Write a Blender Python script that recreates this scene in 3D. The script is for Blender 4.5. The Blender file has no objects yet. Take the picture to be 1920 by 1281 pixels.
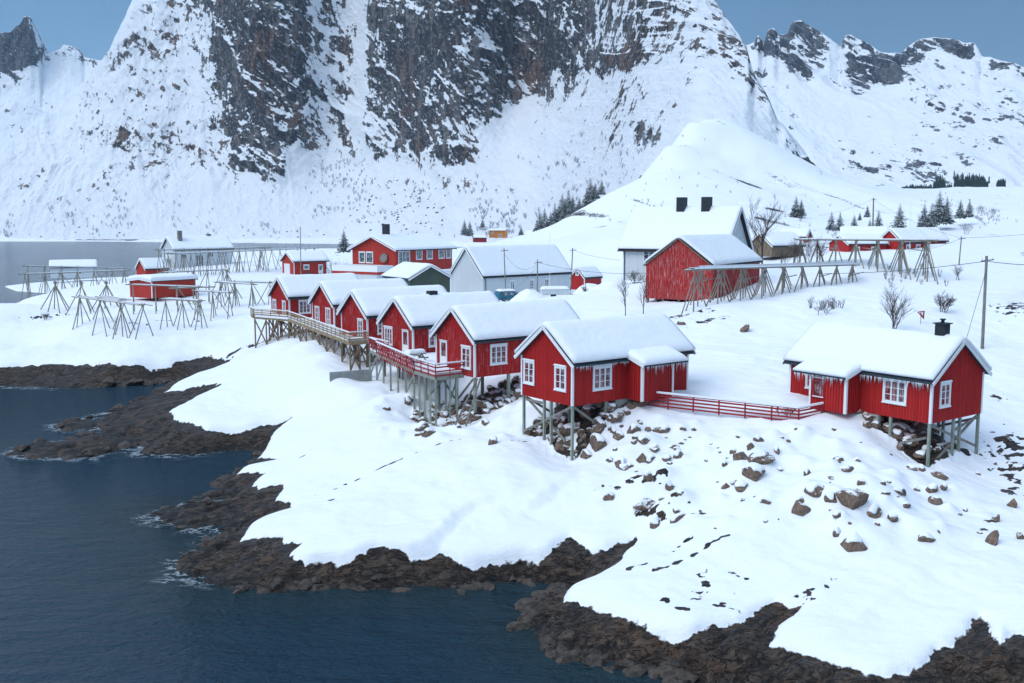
import bpy, bmesh, math, random
import numpy as np
from mathutils import Vector, Matrix
R = math.radians
scene = bpy.context.scene
COL = scene.collection
random.seed(7)
# ------------------------------------------------------------------ camera, world, sun
F, CX, CY, CH = 1867.0, 960.0, 640.5, 21.0
TH = math.atan(225.5 / F); CT, ST = math.cos(TH), math.sin(TH)
cam = bpy.data.cameras.new('camera'); cam.sensor_width = 36; cam.lens = F / 1920 * 36
cam.clip_start = 0.5; cam.clip_end = 30000
camo = bpy.data.objects.new('camera', cam); COL.objects.link(camo)
camo.location = (0, 0, CH); camo.rotation_euler = (math.pi / 2 - TH, 0, 0)
scene.camera = camo
SUN_EL, SUN_AZ = 46, 235        # azimuth clockwise from +Y
world = bpy.data.worlds.new('World'); scene.world = world; world.use_nodes = True
wn = world.node_tree.nodes; wl = world.node_tree.links; wn.clear()
sky = wn.new('ShaderNodeTexSky'); sky.sky_type = 'NISHITA'; sky.sun_disc = False
sky.sun_elevation = R(SUN_EL); sky.sun_rotation = R(SUN_AZ); sky.dust_density = 2.0
# an overcast veil that is bright overhead and a dark slate bank beyond the mountains
geo = wn.new('ShaderNodeTexCoord'); sep = wn.new('ShaderNodeSeparateXYZ'); wl.new(geo.outputs['Generated'], sep.inputs[0])
rmp = wn.new('ShaderNodeValToRGB'); wl.new(sep.outputs['Z'], rmp.inputs[0])
e = rmp.color_ramp.elements
e[0].position = 0.0; e[0].color = (2.6, 4.8, 7.0, 1)
e[1].position = 0.62; e[1].color = (8.5, 11.5, 15.6, 1)
x = rmp.color_ramp.elements.new(0.1); x.color = (2.2, 4.4, 7.2, 1)
x = rmp.color_ramp.elements.new(0.24); x.color = (1.2, 2.9, 5.4, 1)
x = rmp.color_ramp.elements.new(0.4); x.color = (3.6, 6.3, 9.6, 1)
wmix = wn.new('ShaderNodeMix'); wmix.data_type = 'RGBA'; wmix.inputs[0].default_value = 0.86
wl.new(sky.outputs[0], wmix.inputs[6]); wl.new(rmp.outputs[0], wmix.inputs[7])
mr = wn.new('ShaderNodeMapRange'); wl.new(sep.outputs['X'], mr.inputs[0]); mr.inputs[1].default_value = -0.5; mr.inputs[2].default_value = 0.5; mr.inputs[3].default_value = 1.32; mr.inputs[4].default_value = 0.86
cn = wn.new('ShaderNodeTexNoise'); wl.new(geo.outputs['Generated'], cn.inputs['Vector']); cn.inputs['Scale'].default_value = 5; cn.inputs['Detail'].default_value = 5
cm = wn.new('ShaderNodeMath'); cm.operation = 'MULTIPLY_ADD'; wl.new(cn.outputs['Fac'], cm.inputs[0]); cm.inputs[1].default_value = 0.36; cm.inputs[2].default_value = 0.82
c2 = wn.new('ShaderNodeMath'); c2.operation = 'MULTIPLY'; wl.new(cm.outputs[0], c2.inputs[0]); wl.new(mr.outputs[0], c2.inputs[1])
vm = wn.new('ShaderNodeVectorMath'); vm.operation = 'SCALE'; wl.new(wmix.outputs[2], vm.inputs[0]); wl.new(c2.outputs[0], vm.inputs['Scale'])
bg = wn.new('ShaderNodeBackground'); bg.inputs[1].default_value = 0.074
wl.new(vm.outputs[0], bg.inputs[0])
wo = wn.new('ShaderNodeOutputWorld'); wl.new(bg.outputs[0], wo.inputs[0])
sd = bpy.data.lights.new('sun', 'SUN'); sd.energy = 1.55; sd.angle = R(45); sd.color = (1, 0.965, 0.92)
so = bpy.data.objects.new('sun', sd); COL.objects.link(so)
az, el = R(SUN_AZ), R(SUN_EL)
so.rotation_euler = Vector((math.sin(az) * math.cos(el), math.cos(az) * math.cos(el), math.sin(el))).to_track_quat('Z', 'Y').to_euler()
vs = scene.view_settings; vs.view_transform = 'Standard'; vs.look = 'None'; vs.gamma = 1; vs.exposure = 0.06
scene.cycles.max_bounces = 6; scene.cycles.diffuse_bounces = 3; scene.cycles.glossy_bounces = 3
scene.cycles.volume_bounces = 1; scene.cycles.transmission_bounces = 3
scene.cycles.use_denoising = True

# ------------------------------------------------------------------ maths helpers
def ray(px, py):
    u = (np.asarray(px, float) - CX) / F; v = (CY - np.asarray(py, float)) / F
    return u, CT + v * ST, v * CT - ST
def atz(px, py, z):
    u, d, e_ = ray(px, py); t = (z - CH) / e_
    return np.array([u * t, d * t, z + 0 * t])
def aty(px, py, Y):
    u, d, e_ = ray(px, py); t = Y / d
    return np.array([u * t, Y + 0 * t, CH + e_ * t])
def sstep(a, b, x):
    t = np.clip((x - a) / (b - a), 0, 1); return t * t * (3 - 2 * t)
def _h(i, j, s):
    n = (i.astype(np.int64) * 374761393 + j.astype(np.int64) * 668265263 + s * 974711) & 0x7fffffff
    n = ((n ^ (n >> 13)) * 1274126177) & 0x7fffffff
    return ((n ^ (n >> 16)) & 0xffff) / 65535.0
def vnoise(x, y, s=0):
    i = np.floor(x); j = np.floor(y); fx = x - i; fy = y - j
    fx = fx * fx * fx * (fx * (fx * 6 - 15) + 10); fy = fy * fy * fy * (fy * (fy * 6 - 15) + 10)
    a = _h(i, j, s); b = _h(i + 1, j, s); c = _h(i, j + 1, s); d = _h(i + 1, j + 1, s)
    return (a + (b - a) * fx) * (1 - fy) + (c + (d - c) * fx) * fy
def fbm(x, y, o=5, s=0, g=0.5):
    x = np.asarray(x, float); y = np.asarray(y, float)
    t = 0; a = 1; w = 0
    for k in range(o):
        ca, sa = math.cos(k * 1.1), math.sin(k * 1.1)
        t = t + a * vnoise((x * ca - y * sa) * 2 ** k + 37.7 * k, (x * sa + y * ca) * 2 ** k + 11.3 * k, s + k); w += a; a *= g
    return t / w - 0.5
def ridged(x, y, o=5, s=0, g=0.5):
    t = 0; a = 1; w = 0
    for k in range(o):
        n = 1 - np.abs(2 * vnoise(x * 2 ** k + 17.7 * k, y * 2 ** k + 5.3 * k, s + k) - 1)
        t = t + a * n * n; w += a; a *= g
    return t / w
def facets(x, y, s=0, tilt=1.0):
    """broken rock: every cell a flat tilted block"""
    i = np.floor(x); j = np.floor(y); best = np.full(x.shape, 1e9); out = np.zeros(x.shape); edge = np.full(x.shape, 1e9)
    for a in (-1, 0, 1):
        for b in (-1, 0, 1):
            ci = i + a; cj = j + b; dx = x - ci - _h(ci, cj, s); dy = y - cj - _h(ci, cj, s + 1); d = dx * dx + dy * dy
            v = (_h(ci, cj, s + 2) - .5) + tilt * (dx * (_h(ci, cj, s + 3) - .5) + dy * (_h(ci, cj, s + 4) - .5)) * 2
            m = d < best; edge = np.where(m, best, np.minimum(edge, d)); out = np.where(m, v, out); best = np.where(m, d, best)
    return out, np.sqrt(edge) - np.sqrt(best)
def sdf(poly, x, y):
    """signed distance to a polygon, positive inside"""
    x = np.asarray(x, float); y = np.asarray(y, float)
    d = np.full(x.shape, 1e18); ins = np.zeros(x.shape, bool)
    n = len(poly)
    for i in range(n):
        ax, ay = poly[i]; bx, by = poly[(i + 1) % n]
        ex, ey = bx - ax, by - ay; L2 = ex * ex + ey * ey + 1e-12
        t = np.clip(((x - ax) * ex + (y - ay) * ey) / L2, 0, 1)
        d = np.minimum(d, (x - ax - t * ex) ** 2 + (y - ay - t * ey) ** 2)
        if ay != by:
            ins ^= ((ay > y) != (by > y)) & (x < (bx - ax) * (y - ay) / (by - ay) + ax)
    return np.where(ins, 1, -1) * np.sqrt(d)

# ------------------------------------------------------------------ objects helpers
def tag(o, label=None, cat=None, group=None, kind=None):
    if label: o['label'] = label
    if cat: o['category'] = cat
    if group: o['group'] = group
    if kind: o['kind'] = kind
    return o
def empty(name, loc, label, cat, group=None, rz=0):
    o = bpy.data.objects.new(name, None); COL.objects.link(o)
    o.location = tuple(float(c) for c in loc); o.rotation_euler = (0, 0, rz); o.empty_display_size = 0.3
    return tag(o, label, cat, group)
def link_mesh(name, me, mat, parent=None, smooth=False):
    if mat is not None: me.materials.append(mat)
    if smooth: me.polygons.foreach_set('use_smooth', [True] * len(me.polygons))
    o = bpy.data.objects.new(name, me); COL.objects.link(o)
    if parent is not None: o.parent = parent
    return o
def dup(o, parent=None):
    c = o.copy(); COL.objects.link(c); c.parent = parent
    for ch in list(o.children): dup(ch, c)
    return c
class MB:
    def __init__(s): s.v = []; s.f = []
    def add(s, vs, fs):
        b = len(s.v); s.v += [tuple(float(c) for c in p) for p in vs]; s.f += [tuple(b + i for i in f) for f in fs]; return s
    def box(s, a, b):
        x0, x1 = sorted((a[0], b[0])); y0, y1 = sorted((a[1], b[1])); z0, z1 = sorted((a[2], b[2]))
        return s.add([(x0, y0, z0), (x1, y0, z0), (x1, y1, z0), (x0, y1, z0), (x0, y0, z1), (x1, y0, z1), (x1, y1, z1), (x0, y1, z1)],
                     [(0, 3, 2, 1), (4, 5, 6, 7), (0, 1, 5, 4), (1, 2, 6, 5), (2, 3, 7, 6), (3, 0, 4, 7)])
    def beam(s, p, q, w, h, up=(0, 0, 1)):
        p = Vector(p); q = Vector(q); d = (q - p).normalized(); up = Vector(up)
        if abs(d.dot(up)) > 0.98: up = Vector((1, 0, 0))
        a = d.cross(up).normalized() * (w / 2); b = a.cross(d).normalized() * (h / 2)
        vs = [c + sa * a + sb * b for c in (p, q) for sa, sb in ((-1, -1), (1, -1), (1, 1), (-1, 1))]
        return s.add(vs, [(0, 1, 2, 3), (7, 6, 5, 4), (0, 4, 5, 1), (1, 5, 6, 2), (2, 6, 7, 3), (3, 7, 4, 0)])
    def tube(s, p, q, r0, r1=None, n=6):
        r1 = r0 if r1 is None else r1
        p = Vector(p); q = Vector(q); d = (q - p)
        if d.length < 1e-6: return s
        d.normalize(); a = d.cross(Vector((0, 0, 1)) if abs(d.z) < 0.95 else Vector((1, 0, 0))).normalized(); b = d.cross(a)
        vs = [];
        for c, r in ((p, r0), (q, r1)):
            for k in range(n):
                t = 2 * math.pi * k / n; vs.append(c + a * (r * math.cos(t)) + b * (r * math.sin(t)))
        fs = [(k, (k + 1) % n, n + (k + 1) % n, n + k) for k in range(n)]
        fs += [tuple(range(n))[::-1], tuple(range(n, 2 * n))]
        return s.add(vs, fs)
    def prism(s, poly, z0, z1):
        n = len(poly); vs = [(p[0], p[1], z0) for p in poly] + [(p[0], p[1], z1) for p in poly]
        return s.add(vs, [tuple(range(n))[::-1], tuple(range(n, 2 * n))] + [(i, (i + 1) % n, n + (i + 1) % n, n + i) for i in range(n)])
    def build(s, name, mat, parent=None, smooth=False, fix=True):
        me = bpy.data.meshes.new(name); me.from_pydata(s.v, [], s.f); me.update()
        if fix:
            bm = bmesh.new(); bm.from_mesh(me); bmesh.ops.recalc_face_normals(bm, faces=bm.faces); bm.to_mesh(me); bm.free()
        return link_mesh(name, me, mat, parent, smooth)
def grid_mesh(name, X, Y, Z, attrs=None, flip=False):
    nr, nc = X.shape
    me = bpy.data.meshes.new(name)
    co = np.stack([X, Y, Z], -1).reshape(-1, 3).astype(np.float32)
    idx = np.arange(nr * nc).reshape(nr, nc)
    q = np.stack([idx[:-1, :-1], idx[:-1, 1:], idx[1:, 1:], idx[1:, :-1]], -1).reshape(-1, 4)
    if flip: q = q[:, ::-1]
    me.vertices.add(len(co)); me.vertices.foreach_set('co', co.ravel())
    me.loops.add(q.size); me.loops.foreach_set('vertex_index', q.ravel().astype(np.int32))
    me.polygons.add(len(q)); me.polygons.foreach_set('loop_start', np.arange(0, q.size, 4, dtype=np.int32))
    me.polygons.foreach_set('use_smooth', np.ones(len(q), bool))
    me.update(calc_edges=True)
    for k, a in (attrs or {}).items():
        at = me.attributes.new(k, 'FLOAT', 'POINT'); at.data.foreach_set('value', np.asarray(a, np.float32).ravel())
    return me

# ------------------------------------------------------------------ materials
class NT:
    def __init__(s, name):
        s.m = bpy.data.materials.new(name); s.m.use_nodes = True; s.t = s.m.node_tree; s.t.nodes.clear()
        s.out = s.t.nodes.new('ShaderNodeOutputMaterial'); s.p = s.t.nodes.new('ShaderNodeBsdfPrincipled'); s.t.links.new(s.p.outputs[0], s.out.inputs[0])
    def n(s, ty, **kw):
        nd = s.t.nodes.new('ShaderNode' + ty)
        for k, v in kw.items(): setattr(nd, k, v)
        return nd
    def l(s, a, b):
        if hasattr(a, 'is_output') or hasattr(a, 'links'): s.t.links.new(a, b)
        else: b.default_value = a
    def pos(s): return s.n('NewGeometry').outputs['Position']
    def obj(s): return s.n('TexCoord').outputs['Object']
    def mapv(s, v, scale=(1, 1, 1), rot=(0, 0, 0)):
        m = s.n('Mapping'); m.inputs['Scale'].default_value = scale; m.inputs['Rotation'].default_value = rot; s.l(v, m.inputs[0]); return m.outputs[0]
    def noise(s, v, scale, detail=4, rough=0.55, dist=0):
        t = s.n('TexNoise'); s.l(v, t.inputs['Vector']); t.inputs['Scale'].default_value = scale; t.inputs['Detail'].default_value = detail
        t.inputs['Roughness'].default_value = rough; t.inputs['Distortion'].default_value = dist; return t.outputs['Fac']
    def voro(s, v, scale, feature='F1'):
        t = s.n('TexVoronoi', feature=feature); s.l(v, t.inputs['Vector']); t.inputs['Scale'].default_value = scale; return t.outputs['Distance']
    def math(s, op, a, b=0.0, c=None, clamp=False):
        m = s.n('Math', operation=op, use_clamp=clamp); s.l(a, m.inputs[0]); s.l(b, m.inputs[1])
        if c is not None: s.l(c, m.inputs[2])
        return m.outputs[0]
    def ss(s, x, a, b):
        m = s.n('MapRange', interpolation_type='SMOOTHSTEP'); s.l(x, m.inputs[0]); m.inputs[1].default_value = a; m.inputs[2].default_value = b; return m.outputs[0]
    def mix(s, f, a, b):
        m = s.n('Mix', data_type='RGBA'); s.l(f, m.inputs[0])
        for q, i in ((a, 6), (b, 7)): s.l((*q, 1) if isinstance(q, tuple) and len(q) == 3 else q, m.inputs[i])
        return m.outputs[2]
    def attr(s, name): return s.n('Attribute', attribute_name=name).outputs['Fac']
    def sep(s, v):
        q = s.n('SeparateXYZ'); s.l(v, q.inputs[0]); return q.outputs
    def bump(s, h, strength=0.5, dist=0.05, prev=None):
        b = s.n('Bump'); b.inputs['Strength'].default_value = strength; b.inputs['Distance'].default_value = dist; s.l(h, b.inputs['Height'])
        if prev is not None: s.l(prev, b.inputs['Normal'])
        return b.outputs[0]
    def set(s, col=None, rough=None, normal=None, spec=None, metal=None):
        if col is not None: s.l((*col, 1) if isinstance(col, tuple) and len(col) == 3 else col, s.p.inputs['Base Color'])
        if rough is not None: s.l(rough, s.p.inputs['Roughness'])
        if normal is not None: s.l(normal, s.p.inputs['Normal'])
        if spec is not None: s.p.inputs['Specular IOR Level'].default_value = spec
        if metal is not None: s.p.inputs['Metallic'].default_value = metal
        return s.m
SNOW = (0.83, 0.87, 0.92)
def mat_snow():
    t = NT('snow'); v = t.pos()
    n = t.noise(v, 1.3, 5, 0.5); n2 = t.noise(v, 9, 3, 0.6)
    b = t.bump(n, 0.35, 0.25); b = t.bump(n2, 0.25, 0.03, b)
    return t.set(t.mix(n, (0.81, 0.85, 0.905), (0.85, 0.88, 0.92)), 0.75, b, 0.2)
def rock_color(t, v, sc):
    n = t.noise(v, 0.9 * sc, 6, 0.65); n2 = t.noise(v, 4.5 * sc, 6, 0.7); n3 = t.noise(v, 0.35 * sc, 3, 0.5)
    c = t.mix(t.ss(n, 0.35, 0.65), (0.012, 0.010, 0.010), (0.066, 0.044, 0.032))
    c = t.mix(t.ss(n2, 0.45, 0.75), c, (0.072, 0.055, 0.044))
    c = t.mix(t.math('MULTIPLY', t.ss(n3, 0.52, 0.68), 0.5), c, (0.10, 0.052, 0.026))
    return c, n, n2
def mat_ground():
    t = NT('snowy_ground'); v = t.pos()
    rv = t.mapv(v, (1, 1, 2.6), (0.5, 0.35, 0.4))
    c, n, n2 = rock_color(t, rv, 1.0)
    vc = t.n('TexVoronoi'); t.l(t.mapv(t.mapv(v, (1, 1, 1), (0, 0, -0.62)), (0.9, 1.9, 1.6)), vc.inputs['Vector']); vc.inputs['Scale'].default_value = 1.1
    cv = t.sep(vc.outputs['Color'])[0]
    c = t.mix(t.math('MULTIPLY', t.ss(cv, 0.45, 1.0), 0.55), c, (0.078, 0.057, 0.043)); c = t.mix(t.math('MULTIPLY', t.ss(cv, 0.4, 0.0), 0.6), c, (0.014, 0.013, 0.014))
    zz = t.sep(v)[2]
    wet = t.ss(zz, 0.75, 0.1)
    c = t.mix(t.math('MULTIPLY', wet, 0.62), c, (0.014, 0.014, 0.015))
    dv = t.mapv(v, (0.75, 2.3, 1.6), (0.25, 0.2, 0.62)); wv = t.noise(dv, 1.15, 5, 0.62, 1.1)
    ck = t.ss(t.math('ABSOLUTE', t.math('SUBTRACT', wv, 0.5)), 0.0, 0.035)
    c = t.mix(t.math('MULTIPLY', t.ss(t.noise(t.mapv(t.mapv(v, (1, 1, 1), (0, 0, -0.62)), (.22, 2.2, 1.8)), 1.3, 5, .6), .5, .62), .55), c, (0.115, 0.078, 0.055))
    c = t.mix(ck, (0.010, 0.009, 0.009), c)
    sn = t.math('ADD', t.attr('snow'), t.math('MULTIPLY', t.math('SUBTRACT', t.noise(v, 1.9, 3, 0.5), 0.5), 0.5))
    f = t.ss(sn, -0.03, 0.05)
    sbase = t.noise(v, 0.5, 5, 0.55)
    col = t.mix(f, c, t.mix(sbase, (0.81, 0.85, 0.905), (0.85, 0.88, 0.92)))
    # rock relief, then soft wind ripple on the snow
    rb = t.math('ADD', t.math('MULTIPLY', n2, 0.22), t.math('ADD', t.math('MULTIPLY', wv, 1.3), t.math('MULTIPLY', ck, 0.3)))
    inv = t.math('SUBTRACT', 1.0, f)
    b = t.bump(t.math('MULTIPLY', rb, inv), 0.9, 0.3)
    sw = t.math('ADD', t.noise(t.mapv(v, (0.6, 1.5, 1), (0, 0, 0.5)), 0.8, 5, 0.5), t.math('MULTIPLY', t.noise(v, 7, 3, 0.6), 0.12))
    b = t.bump(t.math('MULTIPLY', sw, f), 0.55, 0.32, b)
    rough = t.math('ADD', 0.55, t.math('MULTIPLY', f, 0.2))
    return t.set(col, rough, b, 0.3)
def mat_mountain(name, sc=1.0, rocka=(0.048, 0.050, 0.060), rockb=(0.175, 0.155, 0.142), red=(0.14, 0.074, 0.048), amt=1.0):
    t = NT(name); v = t.pos()
    d1 = t.mapv(t.mapv(v, (1, 1, 1), (0, 0.75, 0)), (1, 0.5, 0.38)); d2 = t.mapv(t.mapv(v, (1, 1, 1), (0, 0.95, 0)), (1, 0.5, 0.30)); d3 = t.mapv(v, (1, .5, .22))
    n1 = t.noise(d1, 0.042 * sc, 9, 0.68, 0.6); n2 = t.noise(d2, 0.16 * sc, 7, 0.70, 0.3); n3 = t.noise(v, 0.012 * sc, 4, 0.5); n4 = t.noise(d3, 0.10 * sc, 6, 0.66, .5)
    nz = t.sep(t.n('NewGeometry').outputs['Normal'])[2]
    a = t.attr('rock')
    val = t.math('ADD', t.math('MULTIPLY', t.math('SUBTRACT', n1, 0.5), 2.3 * amt), t.math('ADD', t.math('MULTIPLY', t.math('SUBTRACT', n2, 0.5), 2.4 * amt), t.math('MULTIPLY', t.math('SUBTRACT', n4, 0.5), 2.0 * amt)))
    val = t.math('MULTIPLY', val, t.math('SUBTRACT', 1.0, t.math('MULTIPLY', t.ss(a, 0.45, 0.75), 0.3)))
    val = t.math('ADD', val, t.math('ADD', a, t.math('MULTIPLY', t.math('SUBTRACT', n3, 0.5), 0.9)))
    val = t.math('SUBTRACT', val, t.math('MULTIPLY', t.math('SUBTRACT', nz, 0.35), 0.85))
    f = t.ss(val, 0.43, 0.60)
    rc = t.mix(t.ss(n2, 0.35, 0.68), rocka, rockb)
    rc = t.mix(t.math('MULTIPLY', t.ss(n3, 0.5, 0.62), 0.7), rc, red)
    rc = t.mix(t.ss(n4, 0.62, 0.38), rc, (0.028, 0.030, 0.038)); rc = t.mix(t.ss(t.math('ABSOLUTE', t.math('SUBTRACT', n4, 0.5)), 0.03, 0.0), rc, (0.008, 0.008, 0.01))
    rc = t.mix(t.math('MULTIPLY', t.ss(t.noise(d2, 0.4 * sc, 5, 0.62), 0.52, 0.66), 0.25), rc, (0.62, 0.68, 0.76)); col = t.mix(f, (0.81, 0.85, 0.905), rc)
    b = t.bump(t.math('ADD', n2, t.math('MULTIPLY', n1, 1.5)), 0.75, 5.0 / sc)
    return t.set(col, 0.8, b, 0.15)
def mat_water():
    t = NT('sea_water'); v = t.pos()
    w1 = t.noise(t.mapv(v, (0.55, 1.3, 1), (0, 0, 0.35)), 0.75, 6, 0.62, 0.4); w2 = t.noise(t.mapv(v, (0.8, 1.5, 1), (0, 0, -0.3)), 3.0, 4, 0.6); w3 = t.noise(v, 0.035, 4, 0.5)
    w4 = t.noise(t.mapv(v, (.6, 1.4, 1), (0, 0, .3)), 0.16, 3, .5); h = t.math('ADD', t.math('MULTIPLY', w1, t.math('ADD', .45, w3)), t.math('ADD', t.math('MULTIPLY', w2, 0.5), t.math('MULTIPLY', w4, 1.3)))
    b = t.bump(h, 1.0, 1.1)
    foam = t.attr('foam'); fn = t.noise(t.mapv(v, (.8, 1, 1), (0, 0, .5)), 0.75, 8, 0.7, .7)
    vein = t.math('ABSOLUTE', t.math('SUBTRACT', fn, 0.5))
    ff = t.math('MULTIPLY', t.ss(vein, 0.035, 0.0), t.ss(t.math('ADD', foam, t.math('MULTIPLY', t.math('SUBTRACT', w1, 0.5), 0.8)), 0.40, 0.75))
    base = t.mix(w3, (0.005, 0.036, 0.066), (0.010, 0.056, 0.096))
    base = t.mix(t.math('MULTIPLY', t.attr('shallow'), 0.55), base, (0.022, 0.04, 0.035))
    t.p.inputs['IOR'].default_value = 1.33; t.p.inputs['Specular IOR Level'].default_value = 0.4
    return t.set(t.mix(ff, base, (0.7, 0.78, 0.84)), t.math('ADD', 0.12, t.math('MULTIPLY', ff, 0.5)), b)
def mat_boards(name, ca, cb, period=0.23, frost=0.0, depth=0.03, weather=0.25):
    """painted vertical boards; frost = dry snow caught between the boards near the top of the wall"""
    t = NT(name); o = t.obj(); x, y, z = t.sep(o)
    s_ = t.math('ADD', x, y)
    w = t.math('FRACT', t.math('DIVIDE', s_, period))
    gap = t.ss(t.math('ABSOLUTE', t.math('SUBTRACT', w, 0.5)), 0.40, 0.47)
    idn = t.n('TexWhiteNoise', noise_dimensions='1D'); t.l(t.math('FLOOR', t.math('DIVIDE', s_, period)), idn.inputs['W'])
    gr = t.noise(t.mapv(o, (6, 6, 0.5)), 2.0, 5, 0.65); big = t.noise(o, 0.5, 4, 0.6)
    c = t.mix(idn.outputs['Value'], ca, cb)
    c = t.mix(t.math('MULTIPLY', t.ss(gr, 0.45, 0.8), weather), c, tuple(q * 0.45 for q in ca))
    c = t.mix(t.math('MULTIPLY', t.ss(big, 0.5, 0.75), weather), c, tuple(min(1, q * 1.35 + 0.01) for q in cb))
    c = t.mix(t.math('MULTIPLY', gap, 0.6), c, tuple(q * 0.22 for q in ca))
    if frost:
        fr = t.noise(t.mapv(o, (2.6, 2.6, 0.28)), 2.6, 6, 0.75)
        fv = t.math('ADD', fr, t.math('MULTIPLY', gap, 0.10))
        c = t.mix(t.math('MULTIPLY', t.ss(fv, 0.60 - frost * 0.12, 0.68 - frost * 0.10), 0.5), c, (0.60, 0.52, 0.55))
    b = t.bump(t.math('SUBTRACT', 1.0, gap), 0.8, depth); b = t.bump(gr, 0.2, 0.01, b)
    return t.set(c, 0.62, b, 0.3)
def mat_plain(name, c, rough=0.6, var=0.25, sc=3.0, metal=0, spec=0.4, stretch=(1, 1, 1)):
    t = NT(name); o = t.obj(); n = t.noise(t.mapv(o, stretch), sc, 6, 0.65); n2 = t.noise(o, sc * 8, 3, 0.6)
    col = t.mix(t.ss(n, 0.3, 0.7), tuple(q * (1 - var) for q in c), tuple(min(1, q * (1 + var * 0.5)) for q in c))
    return t.set(col, rough, t.bump(t.math('ADD', n, t.math('MULTIPLY', n2, 0.4)), 0.15, 0.02), spec, metal)
def mat_glass():
    t = NT('window_glass'); o = t.obj(); n = t.noise(o, 1.7, 4, 0.6)
    return t.set(t.mix(t.ss(n, 0.4, 0.6), (0.018, 0.03, 0.04), (0.24, 0.29, 0.32)), 0.06, t.bump(n, 0.1, 0.02), 0.8)
def mat_snowtop(name, c, c2, lo, hi, sc=3.0):
    """natural stuff with snow lying on whatever faces up"""
    t = NT(name); v = t.pos(); nz = t.sep(t.n('NewGeometry').outputs['Normal'])[2]; n = t.noise(v, sc, 5, 0.65)
    f = t.ss(t.math('ADD', nz, t.math('MULTIPLY', t.math('SUBTRACT', n, 0.5), 0.9)), lo, hi)
    n2 = t.noise(v, sc * 2.2, 6, 0.7)
    return t.set(t.mix(f, t.mix(t.ss(n2, 0.3, 0.7), c, c2), SNOW), 0.8, t.bump(n2, 0.6, 0.12), 0.25)
M = dict(
    snow=mat_snow(), ground=mat_ground(), water=mat_water(),
    mountain=mat_mountain('mountain_rock_and_snow'), far_mountain=mat_mountain('far_mountain_rock_and_snow', 0.6, (0.05, 0.055, 0.065), (0.12, 0.125, 0.135), (0.10, 0.10, 0.11), 1.25),
    red=mat_boards('red_boards', (0.38, 0.012, 0.012), (0.47, 0.018, 0.016)),
    red_frost=mat_boards('frosty_red_boards', (0.38, 0.012, 0.012), (0.47, 0.018, 0.016), frost=0.12),
    barn=mat_boards('weathered_red_boards', (0.36, 0.018, 0.016), (0.46, 0.03, 0.024), 0.28, frost=0.45, weather=0.4),
    red_house=mat_boards('bright_red_boards', (0.42, 0.028, 0.016), (0.47, 0.035, 0.02), 0.2),
    white=mat_plain('white_paint', (0.78, 0.80, 0.82), 0.5, 0.06), white_wall=mat_boards('white_boards', (0.60, 0.66, 0.69), (0.66, 0.71, 0.74), 0.2, weather=0.12),
    green_wall=mat_boards('green_boards', (0.06, 0.085, 0.068), (0.085, 0.11, 0.085), 0.16, weather=0.2),
    yellow=mat_boards('yellow_boards', (0.55, 0.20, 0.03), (0.62, 0.24, 0.035), 0.2), grey_wall=mat_boards('grey_boards', (0.13, 0.15, 0.17), (0.18, 0.2, 0.22), 0.2),
    dark=mat_plain('dark_metal', (0.018, 0.022, 0.03), 0.5, 0.3), slate=mat_plain('dark_roofing', (0.03, 0.045, 0.06), 0.6),
    tan=mat_plain('tan_treated_wood', (0.33, 0.24, 0.14), 0.75, 0.4, 2.0), tan_dark=mat_plain('weathered_brown_wood', (0.20, 0.15, 0.10), 0.8, 0.45, 1.2, stretch=(3, 3, .6)),
    pile=mat_plain('pale_green_pile_wood', (0.27, 0.31, 0.26), 0.8, 0.35, 1.5, stretch=(3, 3, .5)), grey_wood=mat_plain('grey_wood', (0.22, 0.21, 0.19), 0.8, 0.4, 1.5, stretch=(3, 3, .6)),
    rack=mat_plain('silver_grey_pole_wood', (0.27, 0.25, 0.205), 0.8, 0.4, 1.0), rail=mat_plain('red_painted_rail', (0.33, 0.016, 0.022), 0.55, 0.25, 2.0),
    glass=mat_glass(), concrete=mat_plain('concrete', (0.30, 0.31, 0.30), 0.85, 0.25, 1.5), car=mat_plain('teal_car_paint', (0.012, 0.13, 0.19), 0.25, 0.1),
    boulder=mat_snowtop('brown_boulder', (0.085, 0.062, 0.05), (0.25, 0.175, 0.13), 0.78, 0.95, 2.5), shore=mat_snowtop('dark_shore_rock', (0.022, 0.02, 0.02), (0.10, 0.08, 0.066), 1.8, 2.2, 1.6),
    spruce=mat_snowtop('spruce_needles', (0.008, 0.02, 0.017), (0.022, 0.042, 0.034), 0.72, 0.98, 2.0), twig=mat_plain('reddish_twigs', (0.085, 0.055, 0.05), 0.8, 0.4), twig_dark=mat_plain('dark_twigs', (0.06, 0.045, 0.04), 0.8, 0.4),
    frost_twig=mat_plain('frosted_birch_twigs', (0.30, 0.34, 0.41), 0.8, 0.35), faint_twig=mat_plain('faint_twigs', (0.20, 0.19, 0.20), 0.8, 0.3), ice=mat_plain('ice', (0.55, 0.66, 0.74), 0.15, 0.1), wire=mat_plain('wire', (0.05, 0.055, 0.065), 0.6, 0.2),
    orange=mat_boards('orange_boards', (0.40, 0.11, 0.03), (0.46, 0.14, 0.04), 0.2),
)
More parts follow.
